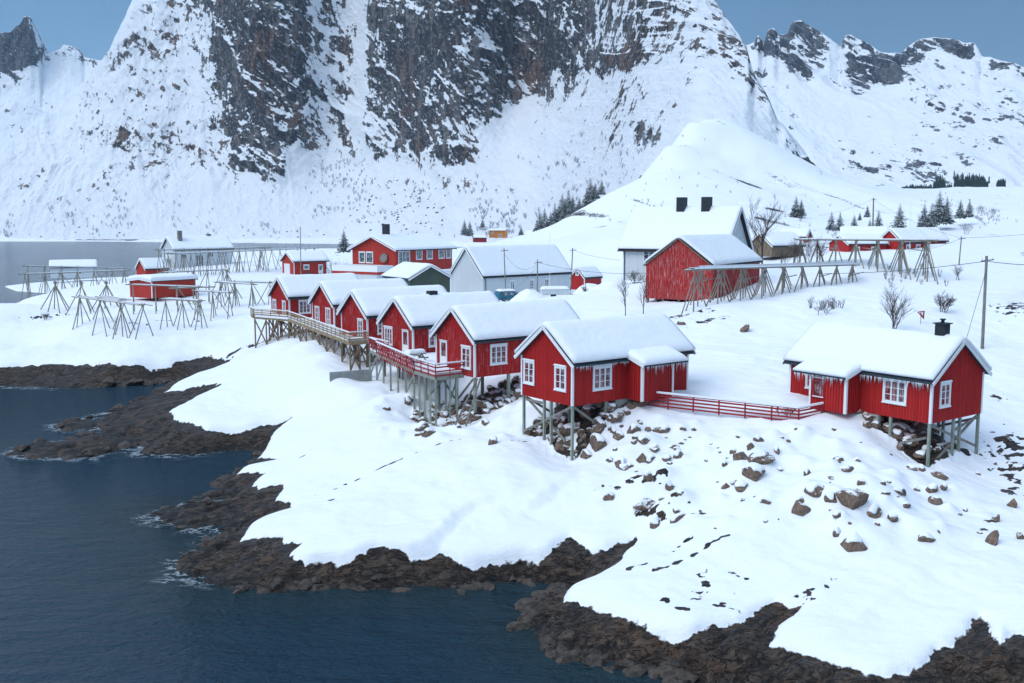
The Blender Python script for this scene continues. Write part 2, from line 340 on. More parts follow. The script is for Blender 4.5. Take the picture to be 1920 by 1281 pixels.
# ------------------------------------------------------------------ the lie of the land
COAST_PX = [(2600, 1430), (1920, 1430), (1500, 1400), (1300, 1330), (1268, 1281), (1263, 1265), (1203, 1258), (1167, 1257), (1097, 1245), (1031, 1217), (994, 1184), (989, 1147),
    (1024, 1123), (1066, 1108), (1031, 1099), (980, 1092), (920, 1099), (853, 1107), (745, 1106), (600, 1102), (520, 1107), (450, 1109), (380, 1091), (337, 1069), (368, 1039), (410, 1012), (434, 997), (400, 990),
    (339, 994), (313, 975), (277, 968), (292, 959), (365, 944), (420, 946), (432, 940), (375, 935), (412, 922), (412, 910), (445, 890), (481, 864), (495, 846),
    (437, 845), (365, 852), (262, 850), (270, 836), (233, 839), (182, 857), (120, 859), (47, 859), (27, 848), (36, 839), (128, 824), (182, 813), (204, 801), (164, 806), (120, 810), (113, 799),
    (182, 780), (226, 764), (281, 748), (303, 740), (340, 716), (300, 717), (255, 723), (219, 723), (146, 730), (73, 727), (0, 725), (-200, 722), (-500, 700)]
COAST = [tuple(atz(a, b, 0.0)[:2]) for a, b in COAST_PX]
COAST_NEAR_N = len(COAST)
COAST += [(-170, 146), (-94, 181), (-107, 214), (-118, 240), (-130, 288), (-150, 301), (-164, 322), (-161, 347), (-150, 372), (-118, 385), (-118, 440), (-190, 560), (-150, 640), (-40, 650), (25, 610), (10, 700), (-20, 815), (-60, 830), (-90, 900), (-420, 1040), (-900, 1070),
    (-900, 4000), (3000, 4000), (3000, 40)]
SNOW_PX = [(2600, 1190, 2.5), (1990, 1195, 2.2), (1920, 1197, 2.1), (1895, 1195, 2.1), (1875, 1210, 2), (1849, 1175, 2.2), (1837, 1164, 2.2), (1804, 1190, 2), (1779, 1215, 1.8), (1748, 1225, 1.6), (1728, 1245, 1.5), (1703, 1266, 1.4), (1667, 1276, 1.3),
    (1622, 1270, 1.3), (1556, 1250, 1.3), (1501, 1238, 1.3), (1438, 1217, 1.3), (1460, 1180, 1.7), (1486, 1159, 1.9), (1521, 1129, 2.2), (1478, 1148, 1.9), (1455, 1139, 1.9), (1420, 1159, 1.7), (1390, 1175, 1.6),
    (1334, 1185, 1.5), (1304, 1197, 1.4), (1273, 1202, 1.3), (1233, 1190, 1.3), (1172, 1164, 1.3), (1102, 1144, 1.2), (1061, 1129, 1.1), (1071, 1104, 1.3), (1152, 1063, 1.6), (1187, 1030, 1.8), (1191, 1018, 1.8),
    (1134, 1034, 1.6), (1106, 1037, 1.6), (1069, 1006, 2.0), (1031, 1030, 1.7), (1003, 1039, 1.6), (947, 1041, 1.55), (867, 1044, 1.5), (825, 1030, 1.7), (769, 1039, 1.6), (708, 1032, 1.7), (666, 1048, 1.5), (581, 1058, 1.3),
    (544, 1044, 1.3), (567, 1023, 1.5), (539, 1023, 1.4), (525, 1013, 1.4), (450, 1018, 1.0), (469, 988, 1.2), (506, 971, 1.3), (546, 959, 1.4), (546, 948, 1.4), (520, 941, 1.3), (534, 912, 1.4), (487, 917, 1.2),
    (473, 912, 1.1), (497, 891, 1.2), (445, 889, 0.8), (459, 880, 0.9), (520, 868, 1.3), (484, 860, 1.0), (489, 837, 1.2), (502, 819, 1.4), (530, 800, 1.6), (554, 784, 2.0), (540, 791, 1.9), (467, 804, 1.7),
    (386, 810, 1.6), (365, 799, 1.6), (346, 795, 1.5), (324, 789, 1.4), (323, 775, 1.5), (350, 755, 1.6), (427, 720, 2.2), (400, 722, 1.8), (372, 726, 1.4), (346, 735, 1.0), (299, 740, 0.6), (317, 727, 0.7), (365, 706, 1.2), (430, 682, 2.2),
    (394, 671, 2.4), (365, 675, 2.2), (321, 686, 2.0), (262, 689, 2), (219, 691, 2), (109, 686, 2), (0, 689, 2), (-200, 688, 2), (-500, 670, 2)]
SNOW_W = [tuple(atz(a, b, z)) for a, b, z in SNOW_PX]
SNOWP = [(p[0], p[1]) for p in SNOW_W] + [(-168, 149), (-92, 184), (-105, 214), (-115, 240), (-128, 291), (-149, 304), (-161, 323), (-159, 345), (-150, 370), (-117, 384), (-117, 440), (-189, 560), (-150, 638), (-40, 648), (27, 608), (14, 702), (-16, 818), (-56, 834), (-88, 904), (-420, 1043), (-900, 1073), (-900, 4000), (3000, 4000), (3000, 40)]
PZ = [  # pixel, pixel, height
    (1300, 750, 7.4), (1209, 757, 7.5), (1400, 772, 7.2), (1497, 795, 6.9), (1580, 780, 7.2), (1160, 762, 7.3), (1120, 775, 6.9), (1300, 702, 8.0), (1400, 700, 8.2), (1450, 740, 7.6),
    (1400, 640, 9.0), (1300, 650, 8.6), (1480, 660, 8.8), (1100, 600, 8.6), (1000, 562, 8.4), (1150, 556, 8.8), (700, 545, 8.2), (620, 512, 8.0), (560, 540, 7.6), (900, 585, 8.4),
    (1620, 610, 10.2), (1750, 610, 10.3), (1860, 640, 9.0), (1890, 700, 7.2), (1900, 760, 6.0), (1910, 850, 4.6), (1870, 800, 5.6), (1590, 795, 6.9), (1640, 770, 7.6),
    (1200, 900, 3.6), (1100, 900, 3.6), (1130, 860, 4.4), (1250, 850, 4.9), (1350, 880, 4.6), (1420, 830, 5.6), (1500, 900, 4.6), (1600, 930, 4.4), (1640, 870, 5.2), (1700, 940, 3.9), (1800, 920, 3.7), (1900, 960, 3.2),
    (1300, 980, 3.0), (1400, 1000, 3.1), (1500, 1010, 3.2), (1650, 1030, 3.2), (1800, 1050, 2.9), (1900, 1080, 2.8), (1250, 1080, 2.1), (1350, 1100, 2.1), (1450, 1100, 2.3), (1600, 1130, 2.3), (1750, 1140, 2.3), (1600, 1210, 1.6), (1500, 1190, 1.8), (1220, 1140, 1.6),
    (1000, 980, 2.4), (1080, 960, 2.6), (900, 990, 2.3), (800, 1000, 2.1), (700, 1000, 1.9), (600, 1000, 1.8), (900, 920, 3.2), (800, 930, 2.8), (700, 920, 2.5), (600, 920, 2.0), (1000, 890, 3.7), (900, 850, 4.2), (800, 850, 3.9), (700, 840, 3.5), (600, 850, 2.5), (560, 870, 1.8),
    (960, 840, 4.6), (860, 812, 4.2), (760, 800, 4.6), (700, 780, 4.6), (650, 800, 3.7), (600, 800, 2.8), (740, 740, 5.8), (700, 730, 5.4), (1010, 745, 7.0),
    (660, 700, 5.0), (640, 760, 4.0), (600, 740, 4.0), (560, 770, 2.6), (620, 660, 6.6), (580, 645, 6.8), (590, 690, 5.6), (540, 700, 4.5), (500, 720, 3.4), (450, 760, 2.3), (400, 780, 1.9), (520, 650, 5.2), (480, 690, 3.0), (440, 710, 2.4),
    (650, 680, 5.2), (690, 690, 5.3), (480, 660, 3.6),
    (300, 800, 0.9), (250, 800, 0.9), (200, 830, 0.7), (120, 840, 0.5), (330, 830, 0.9), (450, 825, 1.0), (240, 790, 0.8), (380, 830, 1.1), (280, 770, 0.7), (430, 1040, 0.7), (500, 1070, 0.7), (400, 965, 0.6), (480, 935, 0.8),
]
PY = [  # pixel, pixel, distance
    (707, 730, 93), (724, 750, 91), (740, 752, 89), (759, 757, 87), (776, 779, 85.5), (793, 798, 84.5), (824, 807, 81.5), (866, 772, 83.5), (898, 788, 82), (932, 769, 84), (985, 816, 74.7), (1073, 876, 70), (1113, 818, 71.4), (1742, 894, 65.4), (1842, 856, 70), (1687, 845, 67),
    (271, 641, 140), (150, 608, 150), (60, 560, 198), (219, 562, 185), (400, 572, 172), (479, 585, 163), (60, 650, 146), (60, 610, 160), (0, 574, 172), (0, 600, 160), (350, 610, 154), (430, 640, 141), (450, 660, 134), (150, 650, 142), (120, 545, 210), (250, 530, 220), (400, 530, 215),
    (1208, 580, 128), (1300, 590, 112), (1380, 580, 114), (1465, 580, 113), (1560, 545, 130), (1700, 535, 138), (1850, 560, 122), (1900, 600, 105), (1540, 495, 172), (1640, 492, 165), (1800, 500, 170), (1900, 480, 185), (1350, 548, 138), (1200, 530, 155),
    (300, 503, 262), (90, 531, 322), (420, 495, 270), (520, 490, 300), (800, 492, 260), (560, 474, 540), (640, 473, 540), (450, 474, 520), (500, 478, 420), (720, 480, 400), (950, 470, 420),
    (1040, 445, 330), (1018, 461, 320), (1100, 398, 360), (1200, 337, 390), (1290, 234, 450), (1340, 228, 480), (1060, 428, 345), (1130, 376, 368), (1160, 359, 378), (1250, 280, 425), (1320, 227, 468), (1400, 256, 488), (1370, 238, 486), (1060, 448, 400), (1100, 424, 410), (1130, 404, 420), (1160, 390, 430), (1200, 372, 450), (1250, 325, 490), (1290, 268, 530), (1020, 455, 420), (1450, 292, 490), (1540, 352, 500), (1562, 374, 490), (1060, 470, 250), (1160, 452, 250), (1300, 390, 300), (1250, 330, 370), (1400, 330, 400), (1480, 398, 330), (1130, 500, 238), (1100, 549, 190), (1135, 546, 190), (1060, 550, 190), (1110, 520, 214), (1420, 420, 270), (1350, 290, 430),
    (1620, 376, 600), (1700, 366, 750), (1900, 354, 850), (1650, 425, 330), (1800, 405, 420), (1850, 440, 280), (1900, 470, 200), (1700, 445, 250), (1600, 470, 210), (1740, 425, 300), (1780, 402, 340), (1900, 400, 400), (2100, 400, 400), (2100, 520, 150), (2300, 700, 90), (2100, 600, 100), (1500, 430, 280), (1560, 410, 340), (1850, 370, 600),
]
WZ = [(60, 560, 14), (90, 640, 14), (140, 700, 30), (20, 830, 3), (-20, 850, 4), (60, 900, 22), (200, 800, 60), (330, 900, 50), (600, 1200, 55), (-100, 1000, 4), (-400, 1100, 6), (100, 1300, 45), (500, 1500, 52), (800, 1300, 60), (300, 1500, 50), (45, 640, 6), (110, 590, 22)]
pts = [(x_, y_, 0.0) for x_, y_ in COAST[:COAST_NEAR_N]] + [(x_, y_, 0.0) for x_, y_ in COAST[COAST_NEAR_N:COAST_NEAR_N + 20]]
pts += [tuple(p) for p in SNOW_W] + [tuple(atz(*p)) for p in PZ] + [tuple(aty(*p)) for p in PY] + WZ
pts = np.array(pts)
_c = 1.2 + 0.004 * pts[:, 1]
_A = np.sqrt((pts[:, None, 0] - pts[None, :, 0]) ** 2 + (pts[:, None, 1] - pts[None, :, 1]) ** 2 + 1.5 ** 2) - np.eye(len(pts)) * 0.25
_W = np.linalg.solve(_A, pts[:, 2])
def rbf(x, y):
    out = np.zeros(x.shape)
    for (a, b, _), w in zip(pts, _W): out += w * np.sqrt((x - a) ** 2 + (y - b) ** 2 + 2.25)
    return out
# bare rock showing through the snow: pixel, pixel, half length, half width (m), angle, distance taken from the ground
SCARP = [(708, 1030), (760, 1022), (805, 1014), (830, 1000), (850, 982), (885, 970), (930, 966), (990, 972), (1030, 960), (1065, 944), (1090, 925), (1130, 985), (1134, 1040), (1003, 1050), (867, 1056), (750, 1052)]
SCARP_W = [tuple(atz(a, b, 2.1)[:2]) for a, b in SCARP]
STREAKS = [(745, 872, 4.2, .10, .62), (640, 920, 1.6, .14, .75), (625, 945, .7, .2, .6), (975, 838, .9, .12, .3), (865, 834, .8, .12, .3), (567, 870, .5, .2, .4), (1275, 1035, 1.9, .16, .65), (1300, 1055, 2.4, .22, .6), (1195, 1075, .6, .3, .5), (1300, 1090, .9, .3, .4), (1335, 1108, .9, .25, -.7), (1382, 1090, .6, .16, -.9),
    (1320, 1140, .9, .3, -.5), (1345, 1150, .7, .25, -.6), (1312, 1125, .5, .3, -.5), (1240, 1140, .5, .3, .2), (1280, 1155, .5, .2, -.6), (1520, 1125, 1.4, .35, .75), (1315, 977, .6, .2, .1), (1413, 963, .25, .3, 1.2), (1850, 1000, 2.2, .3, 1.1), (1895, 935, 1.2, .45, 1.1), (90, 598, 3.2, .9, .45), (255, 613, 2, .5, -.3), (310, 610, 2, .4, .1), (375, 609, 1.2, .4, 0), (470, 655, 6, .6, .5), (440, 665, 4, .8, .4),
    (1205, 935, 1.8, .55, -.1), (1268, 965, 1.0, .5, .4), (1230, 980, .8, 1.0, .3), (1900, 860, 3.0, 1.6, 1.2), (1890, 890, 2.2, 1.2, 1.2), (1905, 583, 4.5, 2.0, .9), (1870, 755, .9, .6, .9), (1232, 520, 2, .5, .3), (1280, 600, 2.6, .9, .2), (1330, 608, 2.2, .6, .4), (250, 770, .1, .1, 0)]
def ground_detail(x, y, full=True):
    dc = sdf(COAST, x, y); ds = sdf(SNOWP, x, y)
    h = rbf(x, y)
    near = sstep(260, 120, y)
    far = 1 - near
    edge = fbm(x * 0.55, y * 0.55, 5, 3) * 1.3 + fbm(x * 0.12, y * 0.12, 3, 9) * 1.4 * sstep(80, 150, y)
    s = np.minimum(ds + edge * np.where(y < 100, 0.5, 1.2), dc - 0.85 - edge * 0.3)
    inside = dc > 0
    rockf = sstep(0.25, -0.5, s) * near
    # strata and broken blocks of the shore rock
    a = 0.62; xr = x * math.cos(a) + y * math.sin(a); yr = -x * math.sin(a) + y * math.cos(a)
    strata = ridged(xr * 0.16, yr * 0.62, 5, 21, 0.55) - 0.5
    wx = fbm(x * .8, y * .8, 2, 7) * .6
    b1, e1 = facets(xr * 0.36 + wx, yr * 0.85, 40, 1.0); b2, e2 = facets(xr * 1.1 + wx, yr * 1.9 + wx, 45, 1.0)
    blocks = b1 * 0.7
    sw = (yr * .62 + fbm(xr * .10, yr * .16, 3, 88) * 2.6 + b1 * .25) % 1.0; sw2 = (yr * 1.7 + fbm(xr * .22, yr * .3, 3, 89) * 3.0 + b2 * .3) % 1.0
    slab = sw * (1 - sstep(.86, 1, sw)) - .45; slab2 = sw2 * (1 - sstep(.84, 1, sw2)) - .45
    rk = strata * 0.28 + b1 * 0.38 + b2 * 0.22 + slab * .62 + slab2 * .24 - .12 * sstep(.10, .0, e1) - .1 * sstep(.12, 0, e2)
    scale = np.where(y > 95, 1.2, 1.0)
    rk = rk * (.3 + .7 * sstep(.1, -1.3, s))
    hin = np.maximum(h, 0.12) * sstep(-0.2, 1.1, dc) + rk * rockf * scale * sstep(0, 1.0, dc + 0.4) * 0.95 + 0.10 * rockf
    # snow cover: its own thickness with a rounded lip, drifts
    lip = np.sqrt(np.clip(1 - (1 - np.clip(s / 0.7, 0, 1)) ** 2, 0, 1))
    drift = fbm(x * .85, y * .85, 3, 71) * .11 + fbm(x * 0.13 + 5, y * 0.09, 4, 70) * 0.8 + fbm((x * .8 + y * .6) * 0.7, (-x * .6 + y * .8) * 0.25, 3, 80) * 0.2 + (ridged((x * .6 - y * .8) * 0.10, (x * .8 + y * .6) * 0.05, 2, 91) - .4) * 0.42
    hin = hin + 0.40 * lip * near + drift * sstep(0.0, 3.5, s) * near + 0.25 * far
    hin = hin + far * (fbm(x * 0.02, y * 0.02, 4, 101) * 6 * sstep(200, 420, y) + fbm(x * .08, y * .08, 3, 105) * .8) * sstep(2, 14, ds)
    sc = sdf(SCARP_W, x, y)
    hin = hin - 0.42 * sstep(-0.3, 0.7, sc + fbm(x * .5, y * .5, 3, 12) * .5) * sstep(SCARP_W[11][0] + .5, SCARP_W[11][0] - 4.5, x)
    out = -np.minimum(3.0, 0.06 + 0.5 * -dc)
    offs = np.exp(-np.maximum(-dc, 0) / 1.0) * sstep(0.62, 0.85, strata + 0.5 + blocks * .3) * 0.5
    z = np.where(inside, hin, out + offs * near)
    # lumpy rocky ground under the cabins
    mask = np.where(near > 0.5, s, 2.0)
    sx = np.minimum(mask, 1.2)
    st = fbm((x + y * .35) * .16, y * .035, 5, 111); thr = np.where((x > 85) & (y > 300), .27, .30)
    sx = np.where((y > 260) & (y < 800), np.minimum(sx, (thr - st) * 1.6), sx)
    for px, py, hl, hw, an in STREAKS:
        p = STREAK_W[(px, py)]
        dx = x - p[0]; dy = y - p[1]; ca, sa = math.cos(an), math.sin(an)
        q = np.sqrt(((dx * ca + dy * sa) / hl) ** 2 + ((-dx * sa + dy * ca) / hw) ** 2)
        sx = np.minimum(sx, (q - 1) * 0.42 + fbm(x * 2.2, y * 2.2, 4, 33) * 1.9 + 0.26)
    for (a, b_, L_, W_, ca, sa, ny) in SHELTER:
        lx = (x - a) * ca + (y - b_) * sa; ly = (-(x - a) * sa + (y - b_) * ca) * ny
        q = np.minimum(np.minimum(lx + .6, L_ - lx), np.minimum(ly + .7, W_ - ly))
        w = sstep(-.6, 1.0, q); sx = np.where(q > -.6, np.minimum(sx, sx * (1 - w) + w * (fbm(x * .9, y * .9, 4, 44) * 1.3 - .12)), sx)
        z = z + w * (ridged(x * .8, y * .8, 3, 66) - .5) * .5
    for (a, b_, r_, h_) in MOUNDS:
        q = ((x - a) ** 2 + (y - b_) ** 2) / (r_ * r_)
        z = z + np.where(q < 6, h_ * np.exp(-q * 1.3), 0) * (s > 0.2)
    return z, sx, dc, s
STREAK_W = {}
def ground_raw(px, py):
    """where a pixel's ray first meets the smooth ground"""
    Y = np.concatenate([np.arange(42, 140, 0.12), np.arange(140, 900, 1.0)])
    u, d, e_ = ray(px, py); X = u / d * Y; Z = CH + e_ / d * Y
    g = rbf(X, Y); k = np.argmax(Z < g)
    return np.array([X[k], Y[k], g[k]])
for q in STREAKS: STREAK_W[(q[0], q[1])] = ground_raw(q[0], q[1])
SHELTER = []
for (kx, ky, kz, an, L_, W_, ny) in ((1073, 762, 8.0, math.atan2(.6, .8), 6.5, 5.9, 1), (889.7, 712, 7.95, math.atan2(.6, .8), 8.5, 5.9, 1), (1744.5, 795, 7.7, math.atan2(.81, -.59), 5.5, 6.3, -1)):
    q = atz(kx, ky, kz); SHELTER.append((q[0], q[1], L_, W_, math.cos(an), math.sin(an), ny))
q = aty(1336, 499, 126.5); SHELTER.append((q[0], q[1], 7, 9.2, math.cos(math.atan2(16, 10.1)), math.sin(math.atan2(16, 10.1)), 1))
Zx = lambda a: 950 + a / 1.979
Zy = lambda a: 740 + a / 1.979
BL = [(505, 225, 55, 60, 'angular brown boulder half wrapped in snow below the nearest cabin', 0), (420, 245, 45, 48, 'snow capped boulder left of the angular brown one below the nearest cabin', 1), (520, 125, 36, 26, 'small brown boulder under the left end of the low red fence', 0), (570, 128, 30, 28, 'small brown boulder just right of another under the red fence', 0), (493, 95, 22, 16, 'tiny brown boulder nearest the porch of the nearest cabin', 0),
    (592, 237, 42, 20, 'flat dark boulder alone on the slope below the red fence', 1), (475, 175, 26, 20, 'small brown boulder uphill of the snow capped one', 0), (530, 300, 32, 60, 'upright brown boulder in the gully between the two snow slopes', 1), (607, 335, 30, 58, 'narrow upright boulder at the right side of the gully', 1), (520, 395, 110, 46, 'long low brown boulder at the foot of the gully', 0), (556, 470, 40, 50, 'brown boulder at the lower end of the gully', 1), (630, 452, 72, 34, 'flat grey boulder right of the gully foot', 1),
    (845, 205, 40, 26, 'small brown boulder at the top left of the big boulder heap', 1), (868, 222, 55, 50, 'grey brown boulder at the left of the big boulder heap', 0), (903, 188, 32, 36, 'pointed brown boulder at the top of the big boulder heap', 0), (952, 226, 120, 60, 'broad brown boulder across the middle of the big boulder heap', 0), (915, 280, 95, 70, 'snow topped boulder at the heart of the big boulder heap', 1), (872, 338, 66, 48, 'snow topped boulder at the bottom of the big boulder heap', 1), (815, 333, 28, 38, 'slanting brown boulder left of the big boulder heap', 0), (958, 392, 42, 30, 'small dark boulder below the big boulder heap', 1), (877, 390, 26, 14, 'tiny reddish boulder below the big boulder heap', 0),
    (1085, 412, 78, 78, 'square grey brown boulder alone between heap and largest boulder', 0), (1003, 203, 26, 40, 'dark upright boulder at the right end of the big boulder heap', 1), (1257, 272, 80, 34, 'dark flat boulder under a snow lip uphill of the largest boulder', 1), (1150, 345, 72, 62, 'thickly snow capped boulder left of the largest boulder', 1), (1115, 287, 24, 34, 'small dark boulder uphill of the thickly capped one', 1), (1292, 370, 140, 108, 'largest boulder, a reddish brown block with patches of snow', 0), (1365, 422, 84, 70, 'brown boulder leaning on the lower right of the largest boulder', 1), (1232, 445, 42, 22, 'small dark boulder below left of the largest boulder', 1), (1228, 505, 26, 50, 'upright dark boulder left of the round snowy one', 1), (1290, 535, 100, 80, 'round boulder under a full cap of snow, lowest of its group', 1),
    (1435, 450, 46, 60, 'split brown boulder right of the largest boulder', 1), (1610, 292, 80, 34, 'flat brown boulder at the foot of the lone cabin corner pile', 0), (1590, 390, 55, 52, 'ochre boulder below the lone right-hand cabin', 0), (1620, 340, 30, 40, 'ochre upright boulder above the other ochre one', 1), (1565, 530, 74, 46, 'dark boulder under a snow shelf at lower right', 1), (1522, 345, 20, 40, 'thin dark boulder between the largest one and the ochre pair', 1), (1545, 270, 40, 30, 'dark boulder left of the lone cabin corner pile', 1), (345, 162, 82, 70, 'snow capped grey boulder right of the nearest cabin corner pile', 1), (455, 260, 36, 30, 'small snow capped boulder beside the angular brown one', 1), (385, 90, 36, 26, 'brown boulder under the middle of the nearest cabin', 1), (1480, 410, 50, 24, 'small flat boulder right of the split brown one', 1)]
MOUNDS = []
for (a, b_, w, h, lab, sn) in BL:
    q = ground_raw(Zx(a), Zy(b_) + h / 1.979 * .35); r_ = max(w, h) / 1.979 / 2 * q[1] / F
    MOUNDS.append((q[0], q[1] + r_ * .5, r_ * 1.9 + .25, r_ * .62 + .08))
_r = random.Random(31)
for k in range(150):
    q = ground_raw(_r.uniform(1180, 1880), _r.uniform(800, 1015)) if k < 110 else ground_raw(_r.uniform(690, 1000), _r.uniform(750, 830))
    MOUNDS.append((q[0], q[1], _r.uniform(.45, 1.1), _r.uniform(.12, .42)))
q = ground_raw(626, 742); MOUNDS.append((q[0], q[1], 2.4, 1.5)); q = ground_raw(655, 748); MOUNDS.append((q[0], q[1], 1.6, .7))
nu, u0 = 860, 0.72
uu = np.linspace(-u0, u0, nu)
yy = [37.0]
while yy[-1] < 1500: yy.append(yy[-1] * (1.0026 if yy[-1] < 130 else 1.0055 if yy[-1] < 400 else 1.012))
yy = np.array(yy)
GX = uu[None, :] * yy[:, None]; GY = np.repeat(yy[:, None], nu, 1)
GZ, GS, GDC, _ = ground_detail(GX, GY)
for _ in range(2):      # wave-worn: soften the bare shore rock
    k = GZ.copy(); k[1:-1, 1:-1] = (GZ[1:-1, 1:-1] * 4 + (GZ[:-2, 1:-1] + GZ[2:, 1:-1] + GZ[1:-1, :-2] + GZ[1:-1, 2:]) * 2 + GZ[:-2, :-2] + GZ[2:, 2:] + GZ[:-2, 2:] + GZ[2:, :-2]) / 16
    w_ = sstep(.5, .1, GS) * (GY < 140); GZ = GZ * (1 - w_) + k * w_
ground = link_mesh('ground', grid_mesh('ground', GX, GY, GZ, {'snow': GS}), M['ground']); tag(ground, kind='structure')
def H(x, y):
    """height of the ground mesh at a point"""
    u = x / y; j = (u + u0) / (2 * u0) * (nu - 1); i = np.interp(y, yy, np.arange(len(yy)))
    j0 = int(min(max(math.floor(j), 0), nu - 2)); i0 = int(min(max(math.floor(i), 0), len(yy) - 2)); fj = min(max(j - j0, 0), 1); fi = i - i0
    return float((GZ[i0, j0] * (1 - fj) + GZ[i0, j0 + 1] * fj) * (1 - fi) + (GZ[i0 + 1, j0] * (1 - fj) + GZ[i0 + 1, j0 + 1] * fj) * fi)
def hit(px, py, y0=42, y1=1400):
    """the point of the ground seen at a pixel"""
    u, d, e_ = ray(px, py); Y = y0
    while Y < y1:
        X = float(u / d) * Y
        if abs(X / Y) < u0 and CH + float(e_ / d) * Y < H(X, Y): break
        Y *= 1.0015
    return (X, Y, H(X, Y))
# ------------------------------------------------------------------ water
wy = [30.0]
while wy[-1] < 9000: wy.append(wy[-1] * (1.006 if wy[-1] < 200 else 1.03))
wy = np.array(wy); wu = np.linspace(-1.2, 1.2, 420)
WX = wu[None, :] * wy[:, None]; WY = np.repeat(wy[:, None], len(wu), 1)
wd = sdf(COAST, WX, WY)
foam = np.exp(-np.abs(wd) / 1.6) * (WY < 200)
fz = np.zeros_like(foam)
for px, py, r_ in [(60, 850, 7), (130, 862, 6), (250, 836, 7), (290, 858, 8), (110, 800, 6), (200, 805, 5), (395, 1000, 4), (400, 945, 4), (300, 972, 4), (345, 1075, 5), (430, 1000, 3), (20, 730, 10), (140, 785, 7), (420, 950, 3), (320, 1055, 4), (180, 870, 6)]:
    p = atz(px, py, 0); fz = np.maximum(fz, np.exp(-((WX - p[0]) ** 2 + (WY - p[1]) ** 2) / (r_ * r_)))
foam = np.clip(foam * 0.12 + 0.66 * fz * np.exp(-np.abs(wd) / 4.5), 0, 1)
shallow = np.exp(-np.maximum(-wd, 0) / 3.5) * (WY < 75)
water = link_mesh('sea_water', grid_mesh('sea_water', WX, WY, np.zeros_like(WX), {'foam': foam, 'shallow': shallow}), M['water']); tag(water, kind='structure')

# ------------------------------------------------------------------ mountains
def polymask(polys, PX, PYY, soft=10):
    m = np.zeros(PX.shape)
    wob = fbm(PX * 0.02, PYY * 0.02, 5, 61) * 46
    for poly, val in polys:
        d = sdf(poly, PX, PYY) + wob
        w = sstep(-soft, soft, d); m = m * (1 - w) + val * w
    return m
def relief(name, cols, top, base, dist, rocks, steep, mat, rows, amp, nsc, seed, back=300):
    """a mountain side standing at its own distance: rises from its foot with real slopes, the crest traced, a back slope behind"""
    tx = np.interp(cols, *zip(*top)); bx = np.interp(cols, *zip(*base)); Yb = np.interp(cols, *zip(*dist))
    tx = tx + fbm(cols * 0.03, cols * 0 + seed, 5, seed) * 14
    v = np.linspace(0, 1, rows)
    kk = np.hanning(81); kk /= kk.sum(); txs = np.convolve(np.pad(tx, 40, 'edge'), kk, 'valid')
    P = np.repeat(cols[None, :], rows, 0); Q = bx[None, :] + (txs - bx)[None, :] * v[:, None] + (tx - txs)[None, :] * sstep(.55, 1, v)[:, None]
    rk = polymask(rocks, P, Q, 9); st = polymask(steep, P, Q, 55)
    u, d, e_ = ray(P, Q); r = e_ / d; s_ = u / d
    Y = np.zeros_like(P); Y[0] = Yb
    for i in range(1, rows):
        z0 = CH + r[i - 1] * Y[i - 1]; T = np.maximum(st[i], r[i] + 0.25)
        Y[i] = (T * Y[i - 1] - z0 + CH) / (T - r[i])
    k = np.hanning(61); k /= k.sum()
    for i in range(rows): Y[i] = np.convolve(np.pad(Y[i], 30, 'edge'), k, 'valid')
    X = s_ * Y; Z = CH + r * Y
    sx = X * nsc; sz = Z * nsc
    sh = sx + sz * 0.55
    n = (ridged(sh * 1.0 + fbm(sx, sz, 3, seed + 2) * .8, sz * 0.42, 6, seed + 1, 0.56) - 0.45) * 1.1 + fbm(sx * .45, sz * .45, 4, seed + 9) * 1.0 + fbm(sx * 3.2, sz * 2.2, 5, seed + 5, .6) * 0.55
    A = amp * (0.36 + 0.85 * np.clip(rk, 0, 1)) * np.minimum(1, v[:, None] * 9) * (0.25 + 0.75 * sstep(1.0, 0.93, v[:, None]))
    Y2 = Y - n * A; X2 = s_ * Y2 * 0.35 + X * 0.65; Z2 = Z + n * A * 0.3
    # back slope
    Xb = X2[-1:] + 0; Yk = Y2[-1:] + np.array([[0.3], [1.0]]) * back; Zk = Z2[-1:] - np.array([[0.25], [1.4]]) * back
    X2 = np.concatenate([X2, Xb, Xb]); Y2 = np.concatenate([Y2, Yk]); Z2 = np.concatenate([Z2, Zk])
    rr = np.concatenate([rk, rk[-1:], rk[-1:]])
    o = link_mesh(name, grid_mesh(name, X2, Y2, Z2, {'rock': rr}), mat); tag(o, kind='structure')
    return P, Q, X2[:rows], Y2[:rows], Z2[:rows]
BIG_TOP = [(-420, 470), (-250, 420), (-100, 350), (0, 284), (50, 240), (105, 200), (150, 160), (185, 118), (205, 92), (214, 70), (232, 35), (250, -5), (300, -70), (420, -140), (600, -210), (900, -220), (1150, -160), (1260, -90), (1330, -20), (1342, 0), (1362, 38), (1398, 88), (1412, 138), (1440, 188), (1456, 222), (1482, 252), (1512, 292), (1545, 340), (1580, 366), (1640, 400)]
